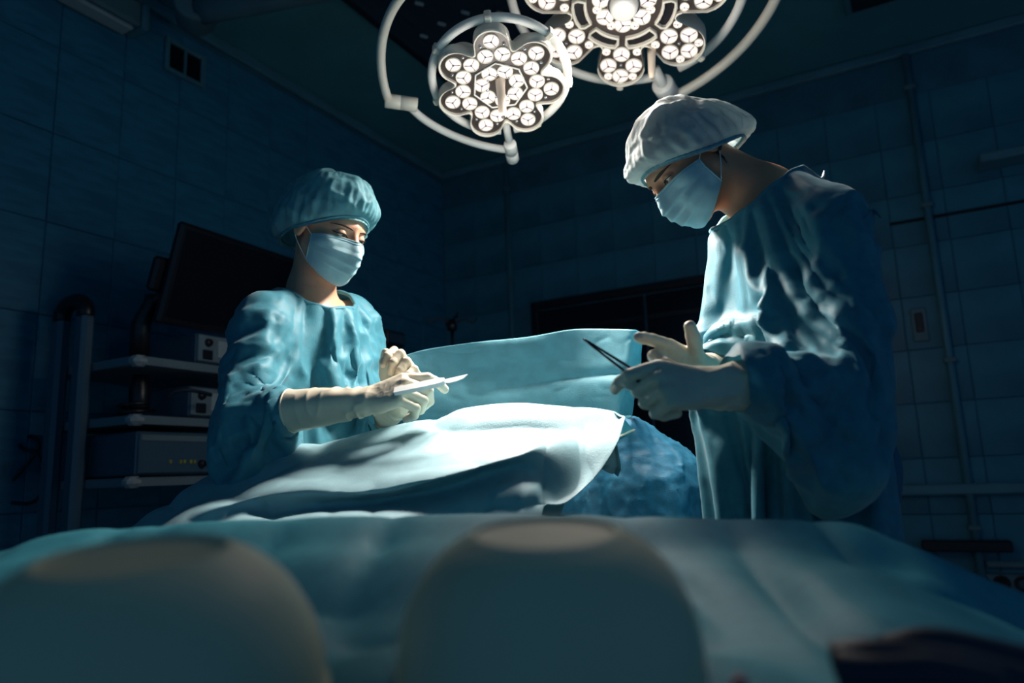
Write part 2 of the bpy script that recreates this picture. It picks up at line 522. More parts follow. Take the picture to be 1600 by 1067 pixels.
# wall light box, upper left
q = [onwall(203, 62, dR), onwall(85, -2, dR)]
wlb = thing('wall_light', 'long box shaped wall light with a plain end cap, high on the tiled wall', 'wall light', ML @ Matrix.Translation((q[0][0], .007, q[0][2])))
obj('housing', MB().box((.03, 0, 0), (1.3, .12, .11), bev=.012).mesh('h', False), M_grey, wlb)
obj('end_cap', MB().box((-.005, 0, -.006), (.03, .128, .118), bev=.012).mesh('h', False), M_trim, wlb)
obj('diffuser', MB().box((.05, .02, -.02), (1.28, .1, .0), bev=.008).mesh('h', False), M_corner, wlb)

# things on the back wall (right side of the photo)
def wr_box(name, p0, p1, depth, m, label, cat, h=None, bev=.006):
    a = onwall(*p0, dL); c = onwall(*p1, dL)
    x0, x1 = min(a[0], c[0]), max(a[0], c[0]); zc = a[2]; hh = h
    o = obj(name, MB().box((x0, .0065, zc - hh / 2), (x1, .0065 + depth, zc + hh / 2), bev=bev).mesh(name, False), m)
    o.matrix_basis = MR
    return tag(o, label, cat)
wr_box('wall_ledge', (1527, 263), (1680, 240), .14, M_trim, 'short grey ledge high on the tiled wall behind the man', 'ledge', h=.045)
wr_box('wall_rail', (1390, 352), (1700, 310), .02, M_black, 'thin dark horizontal strip across the wall tiles behind the man', 'rail', h=.014)
wr_box('bumper_rail', (1300, 768), (1720, 768), .05, M_trim, 'grey horizontal bumper rail low on the tiled wall behind the man', 'rail', h=.05)
wr_box('pipe_cover', (1440, 850), (1580, 850), .08, M_black, 'dark narrow duct below the grey bumper rail', 'duct', h=.05)
wr_box('cable_channel', (1540, 880), (1720, 880), .03, M_grey, 'pale narrow cable channel running above the socket strip', 'cable channel', h=.03)
a = onwall(1565, 910, dL)
so = thing('socket_strip', 'dark wall strip with three round power sockets under the cable channel', 'socket', MR @ Matrix.Translation((a[0], .0065, a[2])))
obj('plate', MB().box((-.13, 0, -.04), (.13, .02, .04), bev=.006).mesh('p', False), M_grey, so)
for i in (-1, 0, 1):
    s_ = obj('socket', MB().lathe([(.0, .0), (.018, .0), (.03, .006), (.034, .006), (.036, 0)], 20, Matrix.Rotation(-pi / 2, 4, 'X')).mesh('s'), M_black, so); s_.location = (i * .082, .02, 0)
a = onwall(1437, 508, dL)
sw = thing('wall_switch', 'narrow dark call switch plate with a tiny lamp on the wall tiles', 'switch', MR @ Matrix.Translation((a[0], .0065, a[2])))
obj('plate', MB().box((-.035, 0, -.085), (.035, .014, .085), bev=.004).mesh('p', False), M_grey, sw)
obj('rocker', MB().box((-.018, .012, -.04), (.018, .02, .06), bev=.004).mesh('p', False), M_black, sw)
obj('indicator', MB().lathe([(0, .006), (.004, .004), (.006, 0)], 10, Matrix.Translation((.05, .01, .07)) @ Matrix.Rotation(-pi / 2, 4, 'X')).mesh('p'), M_corner, sw)
# pipes
def wr_pipe(px, r, label, y=.03):
    x = onwall(px, 200, dL)[0]
    o = thing('wall_pipe', label, 'pipe', MR @ Matrix.Translation((x, .0065 + y, 0)))
    obj('tube', MB().tube([(0, 0, .1), (0, 0, 3.04)], r, 12).mesh('t'), M_trim, o)
    for z in (.6, 1.4, 2.2, 2.85):
        obj('bracket', MB().box((-r - .008, -y + .001, z - .012), (r + .008, r + .004, z + .012), bev=.003).mesh('b', False), M_grey, o)
wr_pipe(1430, .018, 'grey vertical pipe clipped to the tiled wall behind the man')
wr_pipe(792, .012, 'thin vertical pipe clipped to the tiled wall between the two people')

# ceiling diffuser of dark louvres above the lamps
p0 = atz(552, -6, HC - .03); p1 = atz(700, 130, HC - .03)
ln = (p1 - p0) @ dL
cd = thing('ceiling_diffuser', 'dark louvred ceiling air diffuser above the surgical lamps', 'air diffuser', axes(p1 - dL * .02, -dL, -dR, -dZ))
Lx, Ly = 2.0, 1.15
b = MB(); t = .03
b.box((0, -Ly, -.03), (Lx, -Ly + t, .012), bev=.004); b.box((0, -t, -.03), (Lx, 0, .012), bev=.004)
b.box((0, -Ly + t, -.03), (t, -t, .012), bev=.004); b.box((Lx - t, -Ly + t, -.03), (Lx, -t, .012), bev=.004)
obj('frame', b.mesh('f', False), M_black, cd)
M_louv = mat('dark_louvre', (.03, .05, .08), .22, spec=.6, bump=1.0, bscale=18)
obj('backing', MB().box((t, -Ly + t, -.028), (Lx - t, -t, -.02)).mesh('f', False), M_black, cd)
me = MB().box((t, -.026, -.002), (Lx - t, .026, .002)).mesh('slat', False)
for i in range(24):
    s_ = obj('slat', me, M_louv, cd); s_.location = (0, -Ly + .05 + i * (Ly - .1) / 23, -.004); s_.rotation_euler = (.35 + rng.uniform(-.15, .15), 0, 0)
me = MB().box((-.02, -.006, -.002), (.02, .006, .012), bev=.002).mesh('clip', False)
for (px, py) in ((727, 15), (782, 16), (655, 1), (690, 33), (745, 60), (662, 52)):
    w = atz(px, py, HC - .025); l = cd.matrix_basis.inverted() @ Vector(w)
    s_ = obj('clip', me, M_corner, cd); s_.location = (l.x, l.y, .006); s_.rotation_euler = (0, 0, .6)
# ceiling hatch, upper right
p = atz(1322, 24, HC - .012)
ch = thing('ceiling_hatch', 'dark flat ceiling panel near the tiled wall at upper right', 'ceiling panel', axes(p, dR, -dL, -dZ))
ch.matrix_basis = axes(p, dR, dL * 1, dZ)
obj('frame', MB().box((0, -.62, -.012), (1.25, 0, .011), bev=.004).mesh('f', False), M_trim, ch)
obj('panel', MB().box((.03, -.59, -.018), (1.22, -.03, -.010), bev=.003).mesh('f', False), M_black, ch)

# ceiling pendant arm, upper left
pa = at(305, 16, 2.75); pb = at(590, -40, 2.35)
dd = nrm(pb - pa)
pn = thing('pendant_arm', 'grey ceiling supply arm with a round knuckle joint, seen from below', 'ceiling arm', frame(pa, nrm(np.array([.35, -.9, 0])), dZ))
inv = np.array(pn.matrix_basis.inverted())
toL = lambda P: xf(inv, np.atleast_2d(P))
ar = toL(np.array([pa + (pb - pa) * t - dZ * .005 for t in np.linspace(0, 1, 8)]))
obj('arm', MB().tube(ar, np.linspace(.065, .058, 8), 14, flat=.8).mesh('arm'), M_grey, pn)
obj('knuckle', MB().lathe([(0, -.07), (.075, -.07), (.082, -.06), (.082, .06), (.075, .068), (.06, .07), (.058, .064), (0, .064)], 28).build('k', None).data, M_grey, pn)
bpy.data.objects.remove(bpy.data.objects['k'])
obj('screw', MB().lathe([(0, .07), (.008, .068), (.008, .06)], 10).mesh('s'), M_black, pn)
up_ = toL(np.array([pa, np.array([pa[0], pa[1], HC])]))
obj('column', MB().tube(up_, .05, 16).mesh('c'), M_grey, pn)
fl_ = toL(np.array([[pa[0], pa[1], HC - .04], [pa[0], pa[1], HC]]))
obj('ceiling_flange', MB().tube(fl_, .1, 20).mesh('c'), M_grey, pn)

# ------------------------------------------------------------------ equipment cart at the left
CZ = [1.36, 1.165, .965, .34]
C0 = at(213, 562, 2.35); C0 = np.array([C0[0], C0[1], 0])
MCt = axes(C0, -dR, -dL, dZ) ; MCt = axes(C0, -dR, dL * -1, dZ)   # x to the left wall, -y along the front
ct = thing('equipment_cart', 'tall grey equipment cart with shelves and an upright post handle at its side', 'cart', MCt)
CW, CD = .50, .72
for i, z in enumerate(CZ):
    c = .03
    poly = [(0, -c), (c, 0), (CW, 0), (CW, -CD), (c, -CD), (0, -CD + c)]
    V = [(x, y, z - .028) for x, y in poly] + [(x, y, z) for x, y in poly]
    n = 6
    F = [tuple(range(n))[::-1], tuple(range(n, 2 * n))] + [(k, (k + 1) % n, n + (k + 1) % n, n + k) for k in range(n)]
    sh = MB().add(V, F).build('shelf', M_shelf, ct, smooth=False)
    for (x, y) in ((0, 0), (0, -CD)):
        s = 1 if y == 0 else -1
        b = MB().box((-.004, min(y + s * .004, y - s * .05), z - .033), (.05, max(y + s * .004, y - s * .05), z + .004), bev=.014)
        obj('corner_cap', b.mesh('cc', False), M_corner, sh)
for x in (.26, .40):
    obj('post', MB().box((x - .03, .0, .12), (x + .03, .045, 1.53), bev=.012).mesh('post', False), M_post, ct)
    obj('post', MB().box((x - .03, -CD - .045, .12), (x + .03, -CD, 1.40), bev=.012).mesh('post', False), M_post, ct)
hd = [(.26, .022, 1.52), (.262, .022, 1.55), (.285, .022, 1.575), (.33, .022, 1.585), (.375, .022, 1.575), (.398, .022, 1.55), (.40, .022, 1.52)]
obj('handle', MB().tube(spline(hd, 20), .028, 12).mesh('hd'), M_black, ct)
obj('base', MB().box((-.01, -CD - .05, .10), (CW, .05, .15), bev=.015).mesh('base', False), M_post, ct)
for x in (.05, .44):
    for y in (0, -CD):
        k = obj('caster', MB().lathe([(0, -.015), (.045, -.015), (.05, -.01), (.05, .01), (.045, .015), (0, .015)], 18, Matrix.Translation((x, y, .05)) @ Matrix.Rotation(pi / 2, 4, 'X')).mesh('c'), M_black, ct)
        obj('fork', MB().box((x - .02, y - .022, .05), (x + .02, y + .022, .10), bev=.006).mesh('f', False), M_grey, k)

def device(name, label, lo, hi, z, m=M_post):
    o = thing(name, label, 'device', MCt @ Matrix.Translation((0, 0, z)))
    obj('casing', MB().box((lo[0], lo[1], .006), (hi[0], hi[1], hi[2]), bev=.006).mesh('c', False), m, o)
    for x in (lo[0] + .03, hi[0] - .03):
        for y in (lo[1] + .03, hi[1] - .03):
            obj('foot', MB().lathe([(0, 0), (.012, 0), (.014, .008), (0, .008)], 10, Matrix.Translation((x, y, 0))).mesh('f'), M_black, o)
    return o
M_led = mat('yellow_button', (.5, .45, .08), .4)
# two boxes with a socket and a pale display, front faces at x = 0 side
for (z, y0, label) in ((CZ[0], -.24, 'pale device with a socket and display on the top cart shelf'), (CZ[1], -.22, 'pale device with a socket and display on the middle cart shelf')):
    d_ = device('monitor_module', label, (.02, y0 - .26, 0), (.30, y0, .115), z)
    obj('face_plate', MB().box((.012, y0 - .255, .012), (.021, y0 - .004, .11), bev=.003).mesh('c', False), M_shelf, d_)
    obj('socket', MB().box((.007, y0 - .065, .02), (.013, y0 - .022, .055), bev=.003).mesh('c', False), M_black, d_)
    obj('knob', MB().lathe([(0, .012), (.012, .012), (.016, 0)], 14, Matrix.Translation((.012, y0 - .045, .082)) @ Matrix.Rotation(-pi / 2, 4, 'Y')).mesh('k'), M_black, d_)
    obj('display', MB().box((.007, y0 - .2, .03), (.013, y0 - .085, .095), bev=.002).mesh('c', False), M_corner, d_)
d_ = device('light_source', 'grey control box with a row of yellow buttons on the lowest visible cart shelf', (.02, -.42, 0), (.40, -.03, .15), CZ[2])
obj('face_plate', MB().box((.012, -.415, .012), (.021, -.035, .145), bev=.003).mesh('c', False), M_post, d_)
obj('top_strip', MB().box((.008, -.41, .118), (.014, -.04, .138), bev=.002).mesh('c', False), M_shelf, d_)
for i, yy in enumerate((-.15, -.19, -.205, -.23, -.245, -.31, -.35, -.37)):
    obj('button', MB().box((.007, yy - .0045, .044), (.013, yy + .0045, .056), bev=.001).mesh('b', False), M_led, d_)
obj('knob', MB().lathe([(0, .014), (.012, .014), (.015, 0)], 14, Matrix.Translation((.012, -.275, .042)) @ Matrix.Rotation(-pi / 2, 4, 'Y')).mesh('k'), M_black, d_)
d_ = device('recorder_box', 'plain dark box on the cart shelf left of the button control box', (.05, -.012 - .3, 0), (.235 + .2, .0, .13), CZ[2], M_post) if False else None
d_ = thing('recorder_box', 'plain dark recorder box standing behind the yellow button control box', 'device', MCt @ Matrix.Translation((0, 0, CZ[2])))
obj('casing', MB().box((.415, -.42, .0), (.49, -.06, .13), bev=.006).mesh('c', False), M_post, d_)
obj('vent_strip', MB().box((.41, -.36, .08), (.416, -.12, .09), bev=.001).mesh('c', False), M_black, d_)
# camera head and cables on the middle shelf
cam_ = thing('camera_coupler', 'dark camera head lying on a cable coil on the middle cart shelf', 'camera', MCt @ Matrix.Translation((.12, -.10, CZ[1])))
obj('body', MB().lathe([(0, 0), (.03, 0), (.034, .01), (.034, .07), (.026, .09), (.026, .12), (0, .12)], 18, Matrix.Translation((0, 0, .03))).mesh('b'), M_black, cam_)
P = [(.045 * cos(a) + .01, .06 * sin(a), .012 + .004 * a) for a in np.linspace(0, 9.5, 60)]
obj('cable', MB().tube(P, .006, 8).mesh('b'), M_black, cam_)
o = obj('loose_cable', MB().tube(spline([at(262, 622, 2.42), at(272, 612, 2.42), at(300, 610, 2.45), at(330, 617, 2.52)], 24), .007, 8).mesh('c'), M_hose)
tag(o, 'dark looping cable between the top and middle cart shelves', 'cable')
# flat screen on an arm
TL, BL_ = at(287, 346, 2.33), at(246, 505, 2.38)
up = nrm(TL - BL_); hM = np.linalg.norm(TL - BL_); xd = nrm(np.array([.42, .9, .06])); xd = nrm(xd - up * (xd @ up)); nz = np.cross(xd, up)
mon = thing('flat_monitor', 'large black flat monitor on the equipment cart behind the woman', 'monitor', axes(BL_, xd, up, nz))
obj('casing', MB().box((0, 0, -.035), (.66, hM, 0), bev=.01).mesh('c', False), M_black, mon)
obj('screen', MB().box((.02, .025, -.001), (.64, hM - .02, .002), bev=.001).mesh('c', False), M_screen, mon)
obj('back_mount', MB().box((-.03, .10, -.07), (.12, .22, -.036), bev=.01).mesh('c', False), M_black, mon)
p0, p1 = at(218, 545, 2.45), at(238, 462, 2.45)
zt = CZ[0]
ma = obj('monitor_arm', MB().tube(np.array([[p0[0], p0[1], zt], [p0[0], p0[1], zt + .12], p1 - dZ * .02, p1]), [.032, .032, .026, .024], 12).tube(spline([p1 - dZ * .03, p1 + np.array([.04, -.01, -.0]), at(262, 470, 2.42)], 8), .018, 10).mesh('arm'), M_black)
ma.name = 'support_arm'; ma.parent = mon; ma.matrix_parent_inverse = mon.matrix_basis.inverted()
# cable stand at far left
o = obj('hanging_cable', MB().tube(spline([at(-20, 790, 2.6), at(20, 750, 2.6), at(60, 700, 2.62), at(50, 682, 2.63), at(32, 688, 2.63), at(34, 700, 2.6), at(60, 712, 2.6), at(66, 760, 2.6), at(50, 785, 2.6), at(0, 786, 2.6), at(-40, 800, 2.6)], 60), .006, 8).mesh('c'), M_black)
tag(o, 'thin black cable looping off the side of the equipment cart', 'cable')

# drip stand far behind the screen sheet
ip = at(706, 500, 3.3)
iv = thing('drip_stand', 'thin metal drip stand with hooks behind the blue screen drape', 'stand', Matrix.Translation((ip[0], ip[1], 0)))
obj('pole', MB().tube([(0, 0, .1), (0, 0, ip[2] - .04)], .009, 10).mesh('p'), M_steel, iv)
obj('hub', MB().lathe([(0, 0), (.02, 0), (.024, .02), (.016, .05), (0, .05)], 14, Matrix.Translation((0, 0, ip[2] - .05))).mesh('h'), M_black, iv)
for k in range(4):
    a = k * pi / 2 + .3
    P = spline([(0, 0, ip[2] - .02), (.06 * cos(a), .06 * sin(a), ip[2] + .005), (.10 * cos(a), .10 * sin(a), ip[2] - .01), (.12 * cos(a), .12 * sin(a), ip[2] + .012)], 14)
    obj('hook', MB().tube(P, .004, 6).mesh('h'), M_black, iv)
    obj('leg', MB().tube([(0, 0, .12), (.26 * cos(a), .26 * sin(a), .03)], .012, 8).mesh('l'), M_drk, iv)
    obj('caster', MB().lathe([(0, -.01), (.026, -.01), (.026, .01), (0, .01)], 12, Matrix.Translation((.26 * cos(a), .26 * sin(a), .026)) @ Matrix.Rotation(pi / 2, 4, 'X')).mesh('c'), M_black, iv)
# small dark box on the left wall near the corner
a = onwall(598, 531, dR)
o = thing('wall_console', 'small dark console box mounted on the tiled wall beyond the woman', 'console', ML @ Matrix.Translation((a[0], .007, a[2])))
obj('casing', MB().box((-.09, 0, -.05), (.09, .1, .04), bev=.01).mesh('c', False), M_black, o)
obj('panel', MB().box((-.07, .1, -.035), (.07, .104, .025), bev=.001).mesh('c', False), M_post, o)
# ------------------------------------------------------------------ surgical lamps
def outline(petal_R, petal_r, hub_r, n, ph, k, m=140, inner=None):
    """Flower outline radius for m angles, by marching rays against a 2-D distance field."""
    th = np.linspace(0, 2 * pi, m, endpoint=False)
    c = np.array([[petal_R * cos(ph + 2 * pi * i / n), petal_R * sin(ph + 2 * pi * i / n)] for i in range(n)])
    def f(P):
        d = np.linalg.norm(P, axis=1) - hub_r
        for q in c:
            d = smin(d, np.linalg.norm(P - q, axis=1) - petal_r, k)
        if inner is not None:
            for q in c * inner[0]:
                d = smin(d, np.linalg.norm(P - q, axis=1) - inner[1], k)
        return d
    r = np.full(m, hub_r * .6); D = np.stack([np.cos(th), np.sin(th)], 1)
    # march outwards to the last crossing
    R = np.linspace(hub_r * .5, petal_R + petal_r + .03, 400)
    best = np.zeros(m)
    for x in R:
        ins = f(D * x) < 0
        best = np.where(ins, x, best)
    return th, best

def slab(th, r, z0, z1, inset=0.0, n=None):
    m = len(th); V = []; F = []
    for z, s in ((z0, 0), (z1, inset)):
        V += [((r[i] - s) * cos(th[i]), (r[i] - s) * sin(th[i]), z) for i in range(m)]
    V += [(0, 0, z0), (0, 0, z1)]
    for i in range(m):
        j = (i + 1) % m
        F += [(i, j, m + j, m + i), (2 * m, j, i), (2 * m + 1, m + i, m + j)]
    return V, F

def rimband(th, r, t, z0, z1):
    m = len(th); V = []; F = []
    prof = [(0, z0), (t * .6, z0 + .002), (t, z0 + .006), (t, z1 - .004), (t * .6, z1), (0, z1 - .002)]
    k = len(prof)
    for i in range(m):
        for (dr_, z) in prof: V.append(((r[i] - .001 + dr_) * cos(th[i]), (r[i] - .001 + dr_) * sin(th[i]), z))
    for i in range(m):
        j = (i + 1) % m
        for a in range(k):
            b_ = (a + 1) % k
            F.append((i * k + a, j * k + a, j * k + b_, i * k + b_))
    return V, F

def lens_mesh(r, name='lens', ml=None):
    """Reflector cup under a clear disc: bright disc, dark centre dot, three fine dark spokes, pale collar."""
    b = MB()
    b.lathe([(0, .0062), (r * .5, .006), (r * .9, .004), (r, .001)], 22, mi=0)
    b.lathe([(r, .000), (r * 1.0, .004), (r * 1.07, .005), (r * 1.1, 0)], 22, mi=1)
    b.lathe([(0, .0085), (r * .12, .008), (r * .15, .0055)], 8, mi=2)
    for k in range(3):
        a = pi / 2 + k * 2 * pi / 3
        M = Matrix.Rotation(a, 4, 'Z')
        b.box((r * .1, -r * .03, .0052), (r * .93, r * .03, .0070), M, mi=2)
    return b.mesh(name, True, (ml or M_lens, M_cream, M_dark))

def arc(R, a0, a1, z=0, n=30, bulge=None):
    return np.array([(R * cos(a), R * sin(a), z if bulge is None else z + bulge * sin(pi * i / (n - 1))) for i, a in enumerate(np.linspace(a0, a1, n))])

def cyl(b, p0, p1, r, n=18):
    p0, p1 = np.asarray(p0, float), np.asarray(p1, float); d = nrm(p1 - p0); L = np.linalg.norm(p1 - p0)
    P = np.array([p0, p0 + d * .004, p0 + d * (L * .5), p0 + d * (L * .5 + .001), p0 + d * (L * .5 + .003), p0 + d * (L * .5 + .004), p1 - d * .004, p1])
    return b.tube(P, [r * .9, r, r, r * .96, r * .96, r, r, r * .9], n)

def spot(name, parent, z, E, r, ang, bl, tgt=None):
    ld = bpy.data.lights.new(name, 'SPOT'); ld.energy = E; ld.color = LAMP_COL
    ld.shadow_soft_size = r; ld.spot_size = radians(ang); ld.spot_blend = bl
    o = bpy.data.objects.new(name, ld); COL.objects.link(o); o.parent = parent
    o.location = (0, 0, z); o.rotation_euler = (pi, 0, 0)
    if tgt is not None:
        l = parent.matrix_basis.inverted() @ Vector(tgt) - Vector((0, 0, z))
        o.rotation_euler = l.to_track_quat('-Z', 'Y').to_euler()
    return o

def glow(name, parent, z, E):
    ld = bpy.data.lights.new(name, 'POINT'); ld.energy = E; ld.color = LAMP_COL; ld.shadow_soft_size = .08
    o = bpy.data.objects.new(name, ld); COL.objects.link(o); o.parent = parent; o.location = (0, 0, z)

# ---- the smaller lamp
L1C = at(781, 134, 1.78)
n1 = nrm([-.01, -.46, -1.17])
ROLL1 = radians(-6)
ML1 = frame(L1C, n1, [0, -.6, .6]) @ Matrix.Rotation(ROLL1, 4, 'Z') @ Matrix.Scale(.848, 4)
lamp1 = thing('surgical_lamp', 'smaller lit surgical lamp head with seven petals inside a white ring', 'surgical lamp', ML1)
PH = radians(103)
th, r = outline(.148, .052, .125, 7, PH, .03)
obj('face_plate', MB().add(*slab(th, r, -.03, 0)).build('p', None, smooth=False).data, M_plate, lamp1)
obj('rim', MB().add(*rimband(th, r, .009, -.035, .012)).build('p', None).data, M_cream, lamp1)
V, F = slab(th, r * .995, -.034, -.075, .03); obj('back_shell', MB().add(V, F).build('p', None, smooth=False).data, M_white, lamp1)
for q in [o for o in COL.objects if o.name.split('.')[0] == 'p']: bpy.data.objects.remove(q)
lm = lens_mesh(.0225)
bolt = MB().lathe([(0, .006), (.004, .005), (.0055, 0)], 10).mesh('bolt')
def put(me, nm, x, y, z, par, rot=0, m=None):
    o = obj(nm, me, m, par); o.location = (x, y, z); o.rotation_euler = (0, 0, rot); return o
for i in range(7):
    a = PH + 2 * pi * i / 7
    put(lm, 'lens', .162 * cos(a), .162 * sin(a), 0, lamp1, a)
    for s in (-1, 1):
        put(lm, 'lens', .117 * cos(a + s * .222), .117 * sin(a + s * .222), 0, lamp1, a + s)
        put(bolt, 'bolt', .152 * cos(a + s * .235), .152 * sin(a + s * .235), 0, lamp1, 0, M_steel)
    b_ = a + pi / 7
    put(lm, 'lens', .056 * cos(b_), .056 * sin(b_), 0, lamp1, b_)
    put(bolt, 'bolt', .042 * cos(a), .042 * sin(a), 0, lamp1, 0, M_steel)
hp = np.array([(.086 * cos(PH + 2 * pi * i / 7), .086 * sin(PH + 2 * pi * i / 7), .003) for i in range(7)])
hp = np.vstack([np.linspace(hp[i], hp[(i + 1) % 7], 6, endpoint=False) for i in range(7)])
obj('inner_seam', MB().tube(hp, .0028, 6, closed=True).mesh('s'), M_white, lamp1)
hb = MB().tube([(0, .02, .0), (0, .02, .03), (.003, .018, .09), (.005, .015, .15), (.006, .014, .156)], [.016, .014, .0125, .0125, .008], 16)
h_ = obj('handle', hb.mesh('h'), M_handle, lamp1)
obj('handle_tip', MB().lathe([(0, .004), (.005, .003), (.007, 0)], 10, Matrix.Translation((.006, .014, .156))).mesh('t'), M_black, h_)
RZ = -.035
obj('guard_ring', MB().tube(arc(.213, radians(287), radians(275 + 360), RZ, 70), .0135, 12).mesh('r'), M_white, lamp1)
for i in range(7):
    a = PH + 2 * pi * i / 7 + (.0)
    M = Matrix.Rotation(a, 4, 'Z')
    obj('bracket', MB().box((.185, -.011, RZ - .018), (.230, .011, RZ + .018), M, bev=.004).mesh('b', False), M_cream, lamp1)
# yoke: lower quarter, joints, outer quarter
y1 = obj('yoke_arm', MB().tube(arc(.322, radians(206), radians(281), RZ - .02, 30, -.03), .0135, 12).mesh('y'), M_white, lamp1)
e0 = arc(.322, radians(206), radians(281), RZ - .02, 30)
b = MB(); u_ = np.array([cos(radians(281)), sin(radians(281)), 0]); cyl(b, u_ * .285 + [0, 0, RZ - .012], u_ * .385 + [0, 0, RZ - .035], .0225)
b.tube([(.17 * cos(radians(279)), .17 * sin(radians(279)), RZ - .03), (.262 * cos(radians(281)), .262 * sin(radians(281)), RZ)], .013, 12)
obj('lower_joint', b.mesh('j'), M_white, lamp1)
b = MB(); cyl(b, e0[0] + [.028, .004, .0], e0[0] + [-.078, .016, -.0], .0235)
obj('side_joint', b.mesh('j'), M_cream, lamp1)
obj('yoke_arm', MB().tube(arc(.372, radians(197), radians(105), RZ - .01, 34, -.05), .0145, 12).mesh('y'), M_cream, lamp1)
e1 = arc(.372, radians(197), radians(105), RZ - .01, 34)
b = MB(); cyl(b, e1[-1] + [-.02, -.02, 0], e1[-1] + [.06, .03, -.02], .033)
b.tube(np.array([e1[-1] + [.03, .01, -.01], e1[-1] + [.05, .12, -.2], e1[-1] + [.04, .3, -.45]]), .03, 14)
obj('top_joint', b.mesh('j'), M_cream, lamp1)
spot('surgical_beam', lamp1, .14, BEAM1, .10, 37, 1.0, (.02, 1.46, 1.05))
glow('lens_glow', lamp1, .25, GLOW1)
spot('surgical_spill', lamp1,   .15, SPILL1, .10, 62, 1.0, (.38, 1.55, 1.36))

# ---- the larger lamp
L2C = at(975, 6, 1.82)
n2 = nrm([-.20, -.42, -1.31])
ML2 = frame(L2C, n2, [0, -.6, .6]) @ Matrix.Scale(1.025, 4)
lamp2 = thing('surgical_lamp', 'larger lit surgical lamp head with slotted petals and a pale round hub above the man', 'surgical lamp', ML2)
PH2 = radians(-90)
th, r = outline(.205, .068, .10, 7, PH2, .035, inner=(.62, .05))
MB().add(*slab(th, r, -.04, 0)).build('p1', M_plate, lamp2, smooth=False).name = 'face_plate'
MB().add(*rimband(th, r, .008, -.045, .012)).build('p2', M_cream, lamp2).name = 'rim'
V, F = slab(th, r * .995, -.044, -.085, .03); MB().add(V, F).build('p3', M_white, lamp2, smooth=False).name = 'back_shell'
sm = lens_mesh(.0115, 'small_lens', M_lens2)
for i in range(7):
    a = PH2 + 2 * pi * i / 7
    u = np.array([cos(a), sin(a)]); v = np.array([-sin(a), cos(a)])
    for (du, dv) in ((.165, 0), (.205, .037), (.205, -.037), (.243, 0)):
        p = u * du + v * dv; put(lm, 'lens', p[0], p[1], 0, lamp2, a + du * 9)
    for (du, dv) in ((.155, .044), (.155, -.044), (.244, .036), (.244, -.036)):
        p = u * du + v * dv; put(sm, 'small_lens', p[0], p[1], 0, lamp2, a)
    put(bolt, 'bolt', *(u * .204), 0, lamp2, 0, M_handle)
    put(lm, 'lens', *(u * .064), 0, lamp2, a); 
    p = np.array([cos(a + pi / 7), sin(a + pi / 7)]) * .074; put(sm, 'small_lens', p[0], p[1], 0, lamp2, a)
    # hand slot between petals: raised rim around a flat black sheet that paints in the dark opening
    am = a + pi / 7; w = .335
    loop = [(.105, am - w), (.105, am - w / 2), (.105, am), (.105, am + w / 2), (.105, am + w), (.125, am + w + .02), (.137, am + w - .03), (.139, am + w / 2), (.139, am), (.139, am - w / 2), (.137, am - w + .03), (.125, am - w - .02)]
    lp = np.array([(q * cos(t), q * sin(t), 0) for q, t in loop])
    lpz = np.vstack([lp, lp * [1, 1, 1] + [0, 0, .012]])
    n = len(lp)
    b = MB(); b.tube(lp + [0, 0, .010], .0045, 6, closed=True); b.tube(lp + [0, 0, .003], .0045, 6, closed=True)
    obj('slot_rim', b.mesh('s'), M_cream, lamp2)
    obj('slot', MB().add(lp + [0, 0, .001], [tuple(range(n))]).mesh('s', False), M_black, lamp2)
    M = Matrix.Rotation(a, 4, 'Z')
    obj('bracket', MB().box((.268, -.010, -.045), (.30, .010, .005), M, bev=.004).mesh('b', False), M_cream, lamp2)
obj('hub', MB().lathe([(0, .034), (.028, .033), (.034, .029), (.037, .02), (.038, 0)], 30).mesh('h'), M_white, lamp2)
obj('hub_ring', MB().tube(arc(.041, 0, 2 * pi * 31 / 32, .004, 32), .004, 8, closed=True).mesh('h'), M_steel, lamp2)
hb = MB().tube([(.085, -.150, .0), (.085, -.150, .03), (.087, -.152, .09), (.088, -.153, .11)], [.013, .011, .010, .007], 14)
h_ = obj('handle', hb.mesh('h'), M_handle, lamp2)
obj('guard_ring', MB().tube(arc(.318, radians(-68), radians(-68 - 349), -.06, 70), .0135, 12).mesh('r'), M_white, lamp2)
b = MB(); cyl(b, (.128, -.318, -.05), (.172, -.425, -.09), .034); b.tube([(.10, -.27, -.06), (.137, -.335, -.05)], .017, 12)
obj('lower_joint', b.mesh('j'), M_white, lamp2)
obj('yoke_arm', MB().tube(arc(.425, radians(-68), radians(38), -.07, 40, -.05), .0155, 12).mesh('y'), M_cream, lamp2)
e1 = arc(.425, radians(-68), radians(38), -.07, 40)
b = MB(); cyl(b, e1[-1] + [0, -.05, 0], e1[-1] + [0, .07, 0], .04)
b.tube(np.array([e1[-1] + [0, .03, 0], e1[-1] + [-.1, .2, -.25], e1[-1] + [-.3, .35, -.5]]), .034, 14)
obj('side_joint', b.mesh('j'), M_cream, lamp2)
spot('surgical_beam', lamp2, .16, BEAM2, .14, 66, 1.0, (-.24, 1.64, 1.22))
glow('lens_glow', lamp2, .28, GLOW2)
spot('surgical_spill', lamp2, .17, SPILL2, .14, 97, 1.0, (.80, 1.45, 1.0))
# ------------------------------------------------------------------ operating table, patient, drapes
def sheet(ctrl, nu, nv):
    """Catmull-Rom surface through a grid of control points (rows x columns x 3)."""
    A = np.asarray(ctrl, float)
    B = spline(A, nv)
    C = spline(np.swapaxes(B, 0, 1), nu)
    return np.swapaxes(C, 0, 1)

def grid_faces(nv, nu):
    i = np.arange(nv * nu).reshape(nv, nu)
    return np.stack([i[:-1, :-1], i[:-1, 1:], i[1:, 1:], i[1:, :-1]], -1).reshape(-1, 4)

